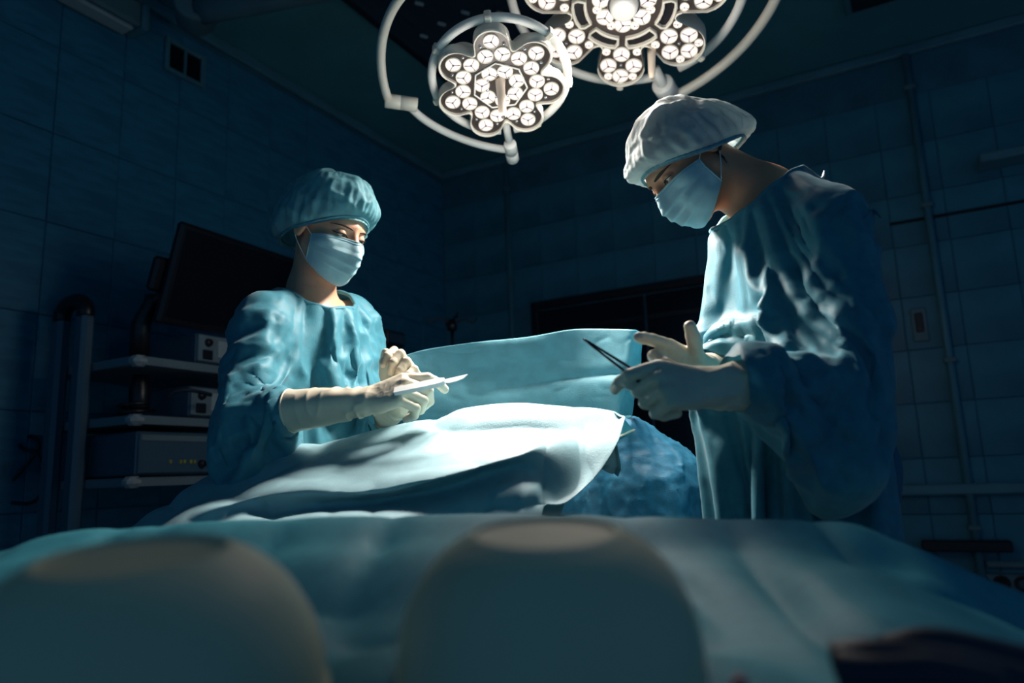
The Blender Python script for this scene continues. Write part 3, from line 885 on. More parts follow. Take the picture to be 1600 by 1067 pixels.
def crumple(G, amps, seed=0, w=None):
    nv, nu = G.shape[:2]
    V = G.reshape(-1, 3); F = grid_faces(nv, nu); N = vnormals(V, F)
    d = 0
    for (sc, am, kind, st) in amps:
        q = V * st
        d = d + am * (ridged(q, sc, seed, 2) if kind == 'r' else noise(q, sc, seed)); seed += 1
    if w is not None: d = d * np.repeat(w, nu)
    return V + N * d[:, None], F

# columns of the patient drape, left to right: crest, mid, ridge, valley, flare, hem
crest = [(180, 842, 1.52), (255, 785, 1.54), (335, 735, 1.54), (445, 692, 1.53), (560, 670, 1.52), (690, 641, 1.50), (800, 631, 1.48), (900, 633, 1.46), (960, 634, 1.45), (974, 640, 1.43)]
mid = [(190, 860, 1.40), (270, 800, 1.42), (350, 757, 1.42), (455, 722, 1.40), (570, 705, 1.38), (690, 690, 1.36), (800, 680, 1.36), (890, 668, 1.38), (950, 680, 1.38), (968, 682, 1.38)]
ridge = [(195, 880, 1.30), (285, 812, 1.31), (350, 780, 1.31), (470, 762, 1.27), (570, 765, 1.24), (680, 744, 1.22), (800, 712, 1.25), (850, 700, 1.28), (905, 728, 1.31), (938, 735, 1.32)]
valley = [(190, 910, 1.27), (300, 835, 1.29), (375, 800, 1.29), (480, 795, 1.28), (585, 785, 1.27), (690, 765, 1.26), (795, 735, 1.27), (842, 745, 1.27), (875, 770, 1.27), (893, 775, 1.27)]
flare = [(170, 960, 1.24), (300, 880, 1.24), (390, 840, 1.22), (490, 830, 1.17), (600, 825, 1.16), (700, 815, 1.19), (790, 800, 1.21), (815, 800, 1.21), (830, 808, 1.22), (846, 808, 1.23)]
hem = [(140, 1100, 1.22), (290, 1090, 1.22), (400, 1085, 1.20), (500, 1085, 1.15), (600, 1080, 1.14), (700, 1075, 1.16), (770, 1060, 1.18), (790, 1050, 1.18), (800, 1045, 1.18), (810, 1040, 1.18)]
rows = []
cr = np.array([at(*p) for p in crest])
back = cr + np.array([.01, .06, -.10]); back2 = cr + np.array([.01, .075, -.40]); back2[-3:] = cr[-3:] + np.array([.0, .07, -.13])
for r in (back2, back): rows.append(r)
rows.append(cr)
for r in (mid, ridge, valley, flare, hem): rows.append(np.array([at(*p) for p in r]))
G = sheet(rows, 200, 170)
V, F = crumple(G, [(4, .012, 'n', [1, 1, 1]), (6, .012, 'r', [.6, 1, 1.2]), (11, .004, 'r', [1, .6, 1])], 31)
O = np.array([0, 1.4, 0])
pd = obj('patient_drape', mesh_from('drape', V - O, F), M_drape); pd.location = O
m = pd.modifiers.new('t', 'SOLIDIFY'); m.thickness = .0016; m.offset = 0
tag(pd, 'pale blue drape over the patient, brightly lit and falling in folds over the operating table', 'drape')

# screen sheet behind the patient
top = [(616, 560, 1.80), (665, 546, 1.80), (740, 535, 1.79), (820, 527, 1.77), (890, 515, 1.74), (935, 513, 1.71), (985, 514, 1.68), (1000, 517, 1.70), (1006, 526, 1.73), (1003, 530, 1.76), (988, 532, 1.78)]
ctr = [(616, 600, 1.79), (668, 590, 1.80), (745, 580, 1.80), (830, 575, 1.78), (890, 570, 1.74), (935, 566, 1.70), (980, 566, 1.67), (997, 568, 1.70), (1003, 572, 1.74), (1000, 576, 1.77), (985, 578, 1.79)]
low = [(618, 650, 1.79), (670, 650, 1.79), (745, 645, 1.78), (830, 640, 1.76), (880, 632, 1.73), (925, 615, 1.69), (972, 606, 1.66), (988, 612, 1.70), (996, 618, 1.74), (993, 622, 1.77), (978, 624, 1.79)]
bot = [(620, 760, 1.80), (672, 760, 1.80), (745, 740, 1.79), (830, 720, 1.77), (880, 690, 1.74), (925, 668, 1.70), (965, 655, 1.66), (980, 650, 1.70), (990, 650, 1.74), (987, 654, 1.77), (972, 656, 1.79)]
G = sheet([[at(*p) for p in r] for r in (top, ctr, low, bot)], 130, 80)
V, F = crumple(G, [(4, .012, 'n', [1, 1, 1]), (7, .010, 'r', [.7, 1, 1.3]), (28, .0015, 'r', [1, 1, 1])], 77)
O = np.array([0, 1.75, 0])
sd_ = obj('screen_drape', mesh_from('screen', V - O, F), M_screen_cloth); sd_.location = O
m = sd_.modifiers.new('t', 'SOLIDIFY'); m.thickness = .0016; m.offset = 0
tag(sd_, 'upright blue screen sheet with a curled end standing behind the draped patient', 'drape')
# its frame
fr = thing('screen_stand', 'metal bar and posts carrying the upright blue screen sheet', 'stand', Matrix.Identity(4))
a, b_ = at(628, 565, 1.88), at(975, 530, 1.84)
obj('bar', MB().tube([a - dZ * .02, b_ - dZ * .03], .008, 10).mesh('b'), M_steel, fr)
for p in (a, b_): obj('post', MB().tube([(p[0], p[1], .7), (p[0], p[1], p[2] - .02)], .009, 10).mesh('p'), M_steel, fr)

# table and patient under the drape
tb = thing('operating_table', 'operating table with a steel column under the pale blue patient drape', 'table', Matrix.Translation((-.12, 1.46, 0)))
obj('mattress', MB().box((-.50, -.12, .74), (.16, .08, .80), bev=.02).mesh('m', False), M_black, tb)
obj('top_frame', MB().box((-.48, -.11, .70), (.14, .07, .738), bev=.01).mesh('m', False), M_grey, tb)
obj('column', MB().box((-.24, -.09, .10), (.0, .05, .70), bev=.02).mesh('m', False), M_steel, tb)
obj('base', MB().box((-.40, -.12, .0), (.12, .07, .10), bev=.02).mesh('m', False), M_steel, tb)

# draped form beyond the end of the table, lower right
bc = at(1004, 736, 1.80)
def bsd(p):
    q = p
    d = ell(q, at(982, 730, 1.80), (.09, .085, .12))
    d = smin(d, ell(q, at(1038, 764, 1.80), (.09, .085, .11)), .03)
    d = smin(d, cone(q, (bc[0], bc[1], .1), (bc[0], bc[1], .85), .17, .14), .04)
    d = smin(d, ell(q, at(974, 688, 1.78), (.05, .05, .035)), .03)
    d = smin(d, ell(q, at(928, 790, 1.80), (.10, .07, .10)), .03)
    d = smin(d, cone(q, (bc[0] - .10, bc[1], .1), (bc[0] - .10, bc[1], .75), .12, .09), .04)
    ph_ = np.arctan2(q[:, 1] - bc[1], q[:, 0] - bc[0])
    return d - .008 * noise(q, 12, 3) - .007 * ridged(q * [1, 1, .55], 17, 6, 2) - .004 * ridged(q, 40, 2, 2) - .012 * np.sin(ph_ * 9 + 2 * noise(q, 6, 2)) * np.clip((.9 - q[:, 2]) * 3, 0, 1)
V, F = nets(lambda p: np.maximum(bsd(p), .012 - p[:, 2]), bc - [.42, .3, bc[2]], bc + [.3, .3, .25], .008)
O = np.array([bc[0], bc[1], 0])
dk = thing('draped_stand', 'rounded low stand under a crumpled dark blue drape between the table and the man', 'stand', Matrix.Translation(O))
obj('drape', mesh_from('d', V - O, F), M_bundle, dk)
P = [at(905, 702, 1.62), at(935, 694, 1.64), at(965, 683, 1.66), at(990, 672, 1.70)]
obj('strap', MB().tube(spline(np.array(P), 14) - O, .006, 8, flat=.5).mesh('s'), M_glove, dk)
obj('corner_flap', fix_normals(mesh_from('f', sheet([[at(955, 655, 1.68), at(972, 652, 1.69), at(990, 673, 1.70)], [at(945, 672, 1.67), at(965, 672, 1.68), at(988, 676, 1.69)], [at(930, 700, 1.66), at(955, 692, 1.66), at(985, 680, 1.68)]], 14, 14).reshape(-1, 3) - O, grid_faces(14, 14))), M_drape2, dk)
# ------------------------------------------------------------------ people
CLOTHS = []            # objects whose cloth is settled together at the end

def head_sdf(q, s, female, lids=True):
    """q: points in head space (x side, y forward, z up; origin between the ears)."""
    q = q / s; a = q.copy(); a[:, 0] = np.abs(a[:, 0])
    d = ell(a, (0, -.012, .035), (.077, .098, .090))
    d = smin(d, ell(a, (0, .028, -.035), (.060, .066, .085)), .03)
    jw = .050 if female else .057
    d = smin(d, cone(a, (jw, .004, -.052), (.014, .078, -.100), .020, .017), .028)
    d = smin(d, ell(a, (0, .080, -.103), (.017, .016, .015)), .02)
    d = smin(d, cone(a, (0, .088, .026), (.038, .072, .022), .012, .012) + (.002 if female else -.001), .018)
    d = smin(d, ell(a, (.043, .060, -.026), (.024, .024, .019)), .02)
    d = smax(d, -ell(a, (.033, .106, .001), (.019, .020, .013)), .012)
    nose = cone(a, (0, .094, .010), (0, .114, -.030), .0075, .0115)
    nose = smin(nose, sph(a, (.011, .102, -.034), .0085), .006)
    d = smin(d, nose, .010)
    d = smin(d, ell(a, (0, .100, -.064), (.022, .009, .005)), .006)
    d = smin(d, ell(a, (0, .098, -.073), (.018, .009, .006)), .006)
    ear = ell(a, (.080, -.014, -.004), (.010, .020, .031))
    ear = smax(ear, -ell(a, (.092, -.010, .002), (.010, .012, .019)), .004)
    d = smin(d, ear, .006)
    if lids:
        e = sph(a, (.032, .0775, .002), .0152)
        zz = a[:, 2] - .002; xx = (a[:, 0] - .032) / .015
        half = .0036 * np.clip(1 - xx * xx, 0, 1)
        openg = np.maximum(np.abs(zz + .0025 - .0015 * xx) - half, .080 - a[:, 1])
        e = np.maximum(e, -openg)
        d = smin(d, e, .003)
    return d * s

def hand_chains(Wp, fd, nd, side, s, curl, thumb, spread=0.0):
    """Finger joint chains. side: +1 when the thumb lies along cross(fd, nd)."""
    fd = nrm(fd); nd = nrm(np.asarray(nd) - fd * (np.asarray(nd) @ fd)); sd = np.cross(fd, nd) * side
    B = np.stack([fd, sd, nd]); Wp = np.asarray(Wp)
    loc = lambda v: Wp + s * (np.asarray(v) @ B)
    spec = [(.088, .029, (.043, .026, .021), .0090), (.092, .009, (.047, .030, .022), .0092), (.087, -.011, (.043, .028, .021), .0088), (.078, -.030, (.034, .021, .019), .0080)]
    ch = []
    for i, (f0, s0, L, r) in enumerate(spec):
        p = np.array([f0, s0, .002 - .004 * abs(i - 1.2)]); pts = [loc(p)]
        ang = 0; sp = spread * (1.2 - i) + (curl[i][3] if len(curl[i]) > 3 else 0)
        for k in range(3):
            ang += radians(curl[i][k])
            dv = np.array([cos(ang) * cos(sp), sin(sp) * max(cos(ang), .0), -sin(ang)])
            p = p + L[k] * nrm(dv); pts.append(loc(p))
        ch.append((pts, [r * 1.20 * s, r * 1.14 * s, r * 1.08 * s, r * .95 * s]))
    tp = [loc(v) for v in thumb]
    ch.append((tp, [.0150 * s, .0125 * s, .0118 * s, .0104 * s][:len(tp)]))
    palm = [(loc((0, .012, 0)), loc((spec[0][0] - .006, spec[0][1] - .002, 0)), .018 * s, .0125 * s), (loc((0, .004, 0)), loc((spec[1][0] - .006, spec[1][1], .001)), .018 * s, .0130 * s),
            (loc((0, -.004, 0)), loc((spec[2][0] - .006, spec[2][1], 0)), .018 * s, .0125 * s), (loc((0, -.012, 0)), loc((spec[3][0] - .004, spec[3][1] + .002, -.002)), .018 * s, .0120 * s),
            (loc((0.006, .012, -.006)), tp[0], .019 * s, .0150 * s), (loc((0.03, -.02, -.008)), loc((.07, -.022, -.008)), .014 * s, .012 * s)]
    return ch, palm

def hand_sdf(p, ch, palm, off=0.0):
    d = None
    for (a, b, ra, rb) in palm:
        x = cone(p, a, b, ra, rb); d = x if d is None else smin(d, x, .010)
    for pts, rr in ch:
        f = None
        for i in range(len(pts) - 1):
            x = cone(p, pts[i], pts[i + 1], rr[i], rr[i + 1])
            f = x if f is None else smin(f, x, .0025)
        d = smin(d, f, .0028)
    return d - off

def local(o, V):
    return V - np.array(o.location)

def make_person(nm_label, female, J, head, hands, gown, skin):
    """J: world joints; head: (centre, forward, up, scale); hands: dict r / l -> (fd, nd, side, scale, curl, thumb)."""
    root = thing('person', nm_label, 'person', Matrix.Translation((J['pelvis'][0], J['pelvis'][1], 0)))
    hc, hf, hu, hs = head[:4]
    hf = nrm(hf); hx = nrm(np.cross(hf, hu)); hu = np.cross(hx, hf)
    HB = np.stack([hx, hf, hu])
    toh = lambda p: (p - hc) @ HB.T
    fromh = lambda q: hc + np.asarray(q) @ HB
    g = gown; fwd = nrm(J['heading']); side = np.array([fwd[1], -fwd[0], 0])
    nk0 = fromh((0, -.022 * hs, -.05 * hs)); nb = J['neck']
    nr = .049 if female else .060
    up_c = J['chest']; pel = J['pelvis']
    feet = [np.array([pel[0], pel[1], 0]) + side * s_ * .11 for s_ in (1, -1)]
    def neck(p):
        d = cone(p, nk0, nb - (nb - nk0) * 0 , nr, nr * 1.06)
        return smin(d, cone(p, nb, up_c, nr * 1.1, .06), .03)
    def body(p):
        d = neck(p)
        d = smin(d, cone(p, J['shR'], J['shL'], .045, .045), .04)
        d = smin(d, ecap(p, up_c + (nb - up_c) * .35, up_c, (.13 * g['w'], .08), (.15 * g['w'], .10), side), .04)
        d = smin(d, ecap(p, up_c, pel, (.145 * g['w'], .10), (.155 * g['w'], .105), side), .04)
        if not female:
            for c, r in g['extra']: d = smin(d, ell(p, c - [.02, 0, .01], np.array(r) * .72), .04)
        for s_ in ('R', 'L'):
            d = smin(d, cone(p, J['sh' + s_], J['el' + s_], .046, .036), .02)
            d = smin(d, cone(p, J['el' + s_], J['wr' + s_], .037, .023), .02)
        for k, s_ in enumerate((1, -1)):
            hip = pel + side * s_ * .085 - dZ * .04; ft = feet[k]
            kn = (hip + ft) / 2 + fwd * .03; kn[2] = .48
            d = smin(d, cone(p, hip, kn, .085, .055), .03)
            d = smin(d, cone(p, kn, ft + dZ * .09, .055, .036), .02)
            d = smin(d, cone(p, ft + dZ * .045 - fwd * .03, ft + dZ * .03 + fwd * .13, .036, .026), .02)
        return d
    def hd(p):
        return smin(head_sdf(toh(p), hs, female), neck(p), .02)
    # body: fine head and neck, the rest under the clothes coarser, one mesh
    pts = np.array([hc] + [J[k] for k in ('shR', 'shL', 'elR', 'elL', 'wrR', 'wrL')] + feet)
    lo, hi = pts.min(0) - .3, pts.max(0) + .3; lo[2] = -.02
    Vb, Fb = nets(lambda p: np.maximum(body(p), -cone(p, nk0, nk0 + (nk0 - nb) * 3, .2, .2) if False else body(p)), lo, hi, .014)
    cut = nb - (nb - nk0) * .15
    ax = nrm(nk0 - nb)
    Vb, Fb, _ = keep_faces(Vb, Fb, (Vb - (nb + (nk0 - nb) * .55)) @ ax < 0)
    r3 = .17
    Vh, Fh = nets(hd, np.minimum(hc - r3, nb - .1), np.maximum(hc + r3, nb + .1), .0019 if True else .003, proj=2)
    Vh, Fh, _ = keep_faces(Vh, Fh, ((Vh - nb) @ ax > -.045) & (np.linalg.norm(Vh - nb, axis=1) < .5))
    Vall = np.vstack([Vh, Vb]); Fall = np.vstack([Fh, Fb + len(Vh)])
    bo = obj('body', mesh_from('body', local(root, Vall), Fall), skin, root)
    # collider for the gown
    col = bpy.data.objects.new('collider_tmp', mesh_from('c', Vb, Fb)); COL.objects.link(col)
    cm = col.modifiers.new('c', 'COLLISION'); col.collision.thickness_outer = .004; col.collision.damping = .6; col.collision.cloth_friction = 12
    TMP.append(col)

    # eyes, brows, lashes
    for s_ in (-1, 1):
        ec = np.array([s_ * .032, .0775, .002]) * hs
        gz = nrm(np.array([s_ * -.05 + .0, 1, -.30]))
        b = MB(); R = .0138 * hs
        for (a0, a1, mi) in ((0, .16, 2), (.16, .42, 1), (.42, 1.75, 0)):
            b.lathe([(R * sin(t), R * cos(t)) for t in np.linspace(a0, a1, 6)], 20, mi=mi)
        me = b.mesh('eye', True, (M_eyew, M_iris, M_dark))
        M4 = np.array(frame(ec, gz, [0, 0, 1]))
        V = np.empty(len(me.vertices) * 3, np.float32); me.vertices.foreach_get('co', V); V = xf(M4, V.reshape(-1, 3))
        me.vertices.foreach_set('co', local(root, fromh(V)).astype(np.float32).ravel())
        obj('eye', me, None, root)
        # brow
        n = 22; t = np.linspace(0, 1, n)
        arch = .006 if female else .003
        bx = s_ * (.012 + .044 * t); bz = .0185 + arch * np.sin(t * pi * .72) - .004 * t
        def onto(x, z, off):
            P = np.stack([x, np.full(len(x), .13), z], 1) * hs
            for _ in range(40):
                dd_ = head_sdf(P, hs, female); P[:, 1] -= dd_ * .8
            P[:, 1] += off; return P
        P = onto(bx, bz, .0002)
        rr = (.0037 if female else .0048) * np.clip(np.sin(pi * (t * .8 + .16)), .15, 1) * hs
        obj('eyebrow', MB().tube(local(root, fromh(P)), rr, 8, flat=.55).mesh('brow'), M_brow, root)
        # lash line along the upper lid
        t = np.linspace(-1.08, 1.0 + (.28 if female else 0), 16)
        xx = .032 + .015 * t
        zz = .002 - .0025 + .0015 * t + .0036 * np.clip(1 - t * t, 0, 1) + np.where(t > 1, (t - 1) * .006, 0)
        P = onto(s_ * xx, zz, .0006)
        obj('eyelashes', MB().tube(local(root, fromh(P)), (.0020 if female else .0010) * hs * np.clip(1.2 - np.abs(t) * .5, .3, 1), 6).mesh('lash'), M_brow, root)
    # cap -----------------------------------------------------------------
    nt_, nv = 160, 26
    th = np.linspace(0, 2 * pi, nt_, endpoint=False)
    cst = np.cos(th); sn = np.sin(th)
    cp = head[4] if len(head) > 4 else dict(front=.058, sidez=.018, back=-.045, puff=.035, bpuff=.06, top=.165)
    bz = np.where(cst > 0, cp['sidez'] + (cp['front'] - cp['sidez']) * np.abs(cst) ** 1.3, cp['sidez'] + (cp['back'] - cp['sidez']) * np.abs(cst) ** .8)
    Bd = np.stack([.092 * sn, -.012 + .1075 * cst, bz], 1)
    crown = np.array([0, cp.get('cy', -.035), cp['top']])
    out = np.stack([sn * .75, cst, 0 * sn], 1)
    pf = cp['puff'] + (cp['bpuff'] - cp['puff']) * np.clip(-cst, 0, 1) + (cp.get('fpuff', cp['puff']) - cp['puff']) * np.clip(cst, 0, 1)
    P1 = Bd + out * pf[:, None] * 1.55 + np.array([0, 0, .012]) + np.array([0, 0, -cp.get('sag', 0.02)]) * np.clip(-cst, 0, 1)[:, None]
    P2 = crown + out * np.array([.085, .10, 0]) * 1.0 + np.array([0, 0, .004])
    rows = []
    plt = noise(np.stack([cst * 9, sn * 9, 0 * sn], 1), 1, 3 + female) * .6 + noise(np.stack([cst * 4.2, sn * 4.2, 0 * sn], 1), 2.6, 9) * .7 + .5 * np.sin(th * 34 + 2 * np.sin(3 * th))
    rows.append(Bd + out * .002 + np.array([0, 0, -.010]) + out * (.003 + .0025 * plt)[:, None])      # ruffle below the elastic
    rows.append(Bd + out * .0015 + np.array([0, 0, -.005]) + out * (.0015 * plt)[:, None])
    for v in np.linspace(0, 1, nv)[:-1]:
        f_ = v * pi / 2; cx = cos(f_) ** .72; sg = sin(pi * v ** .62) ** .9 if v > 0 else 0
        Pv = np.stack([Bd[:, 0] * cx, (Bd[:, 1] - crown[1]) * cx + crown[1], bz + (crown[2] - bz) * sin(f_)], 1) + out * (pf * sg)[:, None]
        Pv[:, 2] -= cp.get('sag', .02) * sg * np.clip(-cst, 0, 1) - cp.get('lift', 0) * sg * np.clip(cst, 0, 1)
        dirn = Pv - np.array([0, -.02, .03]); dirn /= np.linalg.norm(dirn, axis=1)[:, None]
        am = .0045 * min(1, v * 9) * (1 - v) ** 1.7
        cr = ridged(Pv + .02 * noise(Pv, 20, 4)[:, None], 26, 5, 1.5) * .0075 + ridged(Pv + .7, 55, 8, 1.5) * .0030 + noise(Pv, 15, 2) * .006
        hd_ = head_sdf(Pv * hs, hs, female, False) / hs
        Pv = Pv + dirn * np.clip(.006 + .008 * min(1, v * 3) - hd_, 0, .05)[:, None]
        rows.append(Pv + dirn * (am * plt + cr * min(1, v * 5))[:, None])
    Vc = np.vstack(rows + [crown[None] + [0, 0, .002]]); m = len(rows); F4 = []
    for i in range(m - 1):
        j = np.arange(nt_); k = (j + 1) % nt_
        F4.append(np.stack([i * nt_ + j, i * nt_ + k, (i + 1) * nt_ + k, (i + 1) * nt_ + j], 1))
    F4 = np.vstack(F4)
    Fl = [tuple(f) for f in F4] + [((m - 1) * nt_ + j, (m - 1) * nt_ + (j + 1) % nt_, m * nt_) for j in range(nt_)]
    Wc = fromh(Vc * hs)
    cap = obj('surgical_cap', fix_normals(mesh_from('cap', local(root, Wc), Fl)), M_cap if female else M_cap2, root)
    sm_ = cap.modifiers.new('s', 'SUBSURF'); sm_.levels = sm_.render_levels = 1
    bb = MB().tube(local(root, fromh((Bd + out * .001 + np.array([0, 0, -.002])) * hs)), (.0032 + .0008 * np.sin(th * 60)), 8, closed=True)
    obj('elastic_band', bb.mesh('band'), M_cap, cap)
    if not female:
        def hsd(p):  # Hair at the nape, carried on down the neck to paint in its shade
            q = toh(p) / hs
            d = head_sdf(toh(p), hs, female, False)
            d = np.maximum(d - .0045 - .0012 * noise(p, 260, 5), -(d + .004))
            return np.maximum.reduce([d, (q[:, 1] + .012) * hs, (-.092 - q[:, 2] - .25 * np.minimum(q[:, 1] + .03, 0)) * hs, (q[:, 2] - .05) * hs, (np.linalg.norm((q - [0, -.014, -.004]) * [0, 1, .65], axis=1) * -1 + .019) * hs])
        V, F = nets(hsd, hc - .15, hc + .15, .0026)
        if len(V): obj('hair_neck_shade', mesh_from('hair_neck_shade', local(root, V), F), M_hair_shade, root)
    # mask ------------------------------------------------------------------
    nu, nw = 41, 44
    U = np.linspace(-1, 1, nu); Vv = np.linspace(0, 1, nw)
    G = np.zeros((nw, nu, 3))
    for iv, v in enumerate(Vv):
        a = U * radians(84)
        fw = np.interp(v, [0, .12, .3, .5, .75, .92, 1], [.088, .094, .102, .1015, .094, .082, .070])
        sx = np.interp(v, [0, .5, 1], [.072, .071, .064])
        cs = np.cos(a)
        ridge = np.exp(-(U / .17) ** 2) * np.interp(v, [0, .25, .6, 1], [.016, .022, .016, .008])
        y = .012 + (fw - .002) * np.sign(cs) * np.abs(cs) ** .8 + ridge
        x = sx * np.sin(a) * (1.0)
        zt_ = -.006 - .004 * U ** 2 - .010 * np.abs(U) ** 3; zb = -.124 + .040 * np.abs(U) ** 1.6
        z = zt_ + (zb - zt_) * v
        pl = 0
        for c in (.34, .52, .70):
            pl = pl + .0042 * np.clip(1 - np.abs(v - c) / .13, 0, 1) * (v <= c) * np.clip(1.15 - np.abs(U), 0, 1)
        G[iv] = np.stack([x, y + pl, z], 1)
    q = G.reshape(-1, 3)
    ra = q * [1, 1, 0] + [0, -.01, 0]; ra /= np.linalg.norm(ra, axis=1)[:, None] + 1e-9
    dd_ = head_sdf(q * hs, hs, female, False) / hs
    q = q + ra * np.clip(.0035 - dd_, 0, .02)[:, None]
    rd = q - [0, .0, -.05]; rd /= np.linalg.norm(rd, axis=1)[:, None]
    ue = np.abs(np.tile(U, nw))
    q = q + rd * (noise(q, 38, 21) * .0016 + ridged(q * [1, 1, .6], 26, 4, 2) * .0022 * ue)[:, None]
    idx = np.arange(nu * nw).reshape(nw, nu)
    Fm = np.stack([idx[:-1, :-1], idx[:-1, 1:], idx[1:, 1:], idx[1:, :-1]], -1).reshape(-1, 4)
    mk = obj('face_mask', fix_normals(mesh_from('mask', local(root, fromh(q * hs)), Fm)), M_mask, root)
    so_ = mk.modifiers.new('t', 'SOLIDIFY'); so_.thickness = .0014; so_.offset = 0
    sm_ = mk.modifiers.new('s', 'SUBSURF'); sm_.levels = sm_.render_levels = 1
    q3 = q.reshape(nw, nu, 3)
    b = MB()
    for e in (q3[0, :], q3[2, :]): b.tube(local(root, fromh((e + [0, .0008, 0]) * hs)), .0011, 6)
    for e in (q3[:, 0], q3[:, -1]): b.tube(local(root, fromh(e * hs)), .0016, 6)
    obj('mask_seam', b.mesh('seam'), M_mask, mk)
    for e, s_ in ((0, -1), (-1, 1)):
        for (st, en) in ((q3[1, e], (s_ * .083, -.024, .018)), (q3[-2, e], (s_ * .083, -.030, -.022))):
            en = np.array(en); md_ = (st + en) / 2 + np.array([s_ * .004, 0, 0])
            obj('ear_loop', MB().tube(local(root, fromh(spline([st, md_, en], 12) * hs)), .0011, 6).mesh('loop'), M_maskw, mk)
    # gloves ------------------------------------------------------------------
    for s_ in ('R', 'L'):
        if s_ not in hands: continue
        h = hands[s_]
        Wp, El = J['wr' + s_], J['el' + s_]
        ch, palm = hand_chains(Wp, h['fd'], h['nd'], h['side'], h['s'], h['curl'], h['thumb'], h.get('spread', 0))
        ad = nrm(El - Wp); L = h.get('cuff', .115); cr = h.get('cr', (.031, .043))
        ce = Wp + ad * L
        w1 = nrm(np.cross(ad, [0.3, 0.2, 1])); w2 = np.cross(ad, w1)
        def gsd(p):
            d = hand_sdf(p, ch, palm)
            d = smin(d, cone(p, Wp, ce + ad * .03, cr[0] * .86, cr[1]), .012)
            t = (p - Wp) @ ad
            ph_ = np.arctan2((p - Wp) @ w1, (p - Wp) @ w2)
            wr = np.clip((t + .02) / .03, 0, 1)
            qq = np.stack([t * 42, np.cos(ph_) * .9, np.sin(ph_) * .9], 1)
            d = d - wr * (.0042 * ridged(qq, 1, 3 + h['side'], 1.5) * np.clip(1.25 - t / L, .25, 1) + .0025 * noise(qq * [.3, 1.4, 1.4], 1, 8))
            d = d - (1 - wr) * .0006 * ridged(p, 90, 5, 2)
            return np.maximum(d, t - L)
        allp = np.vstack([np.vstack(c[0]) for c in ch] + [Wp[None], ce[None]])
        V, F = nets(gsd, allp.min(0) - .06, allp.max(0) + .06, .0022 if h['s'] > .5 else .003, proj=1)
        V = relax(V, F, 1, .4)
        gl = obj('glove', mesh_from('glove', local(root, V), F), M_glove, root)
        # rolled bead at the end of the glove
        rr = []
        for a in np.linspace(0, 2 * pi, 40, endpoint=False):
            dv = w1 * cos(a) + w2 * sin(a); lo_, hi_ = 0.0, .09
            P = (ce - ad * .0015)[None] + dv * np.linspace(.015, .08, 80)[:, None]
            v = gsd(P); k = np.argmax(v > 0); rr.append(P[max(k - 1, 0)])
        obj('rolled_edge', MB().tube(local(root, np.array(rr)), .0022, 8, closed=True).mesh('bead'), M_glove, gl)
    # trousers and clogs --------------------------------------------------------
    def trs(p):
        d = None
        for k, s_ in enumerate((1, -1)):
            hip = pel + side * s_ * .085 - dZ * .02; ft = feet[k]; kn = (hip + ft) / 2 + fwd * .03; kn[2] = .48
            x = smin(cone(p, hip, kn, .10, .078), cone(p, kn, ft + dZ * .06, .078, .075), .03)
            d = x if d is None else smin(d, x, .02)
        d = smin(d, ecap(p, pel - dZ * .02, pel + dZ * .06, (.17 * g['w'], .12), (.15 * g['w'], .11), side), .04)
        return np.maximum(d - .004 * noise(p * [1, 1, .4], 18, 4), .06 - p[:, 2])
    V, F = nets(trs, pel - [.35, .35, 1.1], pel + [.35, .35, .25], .016)
    obj('trousers', mesh_from('tr', local(root, V), F), M_trou, root)
    for ft in feet:
        def clog(p):
            d = smin(cone(p, ft + dZ * .05 - fwd * .05, ft + dZ * .045 + fwd * .13, .046, .042), sph(p, ft + dZ * .05 + fwd * .11, .045), .03)
            return np.maximum(d, .002 - p[:, 2])
        V, F = nets(clog, ft - [.25, .25, .03], ft + [.25, .25, .15], .008)
        obj('clog', mesh_from('clog', local(root, V), F), M_shoe, root)
    # gown --------------------------------------------------------------------
    def gsdf(p):
        d = cone(p, J['shR'] , J['shL'], g['shr'], g['shr'])
        d = smin(d, cone(p, nb - dZ * .02, up_c, .075, .09), .05)
        d = smin(d, ecap(p, up_c + (nb - up_c) * .3, up_c, (.15 * g['w'], g['cd'] * .85), (.175 * g['w'], g['cd']), side), .05)
        mid_ = g['waist']
        d = smin(d, ecap(p, up_c, mid_, (.175 * g['w'], g['cd']), (.18 * g['w'], g['wd']), side), .05)
        d = smin(d, ecap(p, mid_, g['hem'], (.18 * g['w'], g['wd']), g['hr'], side), .05)
        for c, r in g.get('extra', []): d = smin(d, ell(p, c, r), .05)
        for s_ in ('R', 'L'):
            r0, r1, r2 = g['sl']
            d = smin(d, cone(p, J['sh' + s_], J['el' + s_], r0, r1), .03)
            ad = nrm(J['el' + s_] - J['wr' + s_]); L = hands[s_].get('cuff', .115)
            ew = J['wr' + s_] + ad * (L + .045)
            d = smin(d, cone(p, J['el' + s_], ew, r1, r2), .02)
            d = smin(d, cone(p, ew, J['wr' + s_] + ad * (L - .045), r2, .030), .012)
        return d + .004 * noise(p, 9, 12)
    pts = np.array([J[k] for k in ('shR', 'shL', 'elR', 'elL', 'wrR', 'wrL')] + [pel])
    lo = pts.min(0) - .3; hi = pts.max(0) + .25; lo[2] = g['hem'][2] - .4
    V, F = nets(gsdf, lo, hi, g.get('h', .0125))
    keep = V[:, 2] > g['hem'][2]
    nax = nrm(nk0 - nb)
    hole = g['hole']
    hb = nb + fwd * hole[2]
    keep &= ~((cone(V, hb + nax * hole[1], hb + nax * .2, hole[0], hole[0]) < 0))
    for s_ in ('R', 'L'):
        ad = nrm(J['el' + s_] - J['wr' + s_]); t = (V - J['wr' + s_]) @ ad
        keep &= ~((t < hands[s_]['cuff'] - .03) & (cone(V, J['wr' + s_] - ad * .1, J['el' + s_], .052, .052) < 0))
    V, F, _ = keep_faces(V, F, keep)
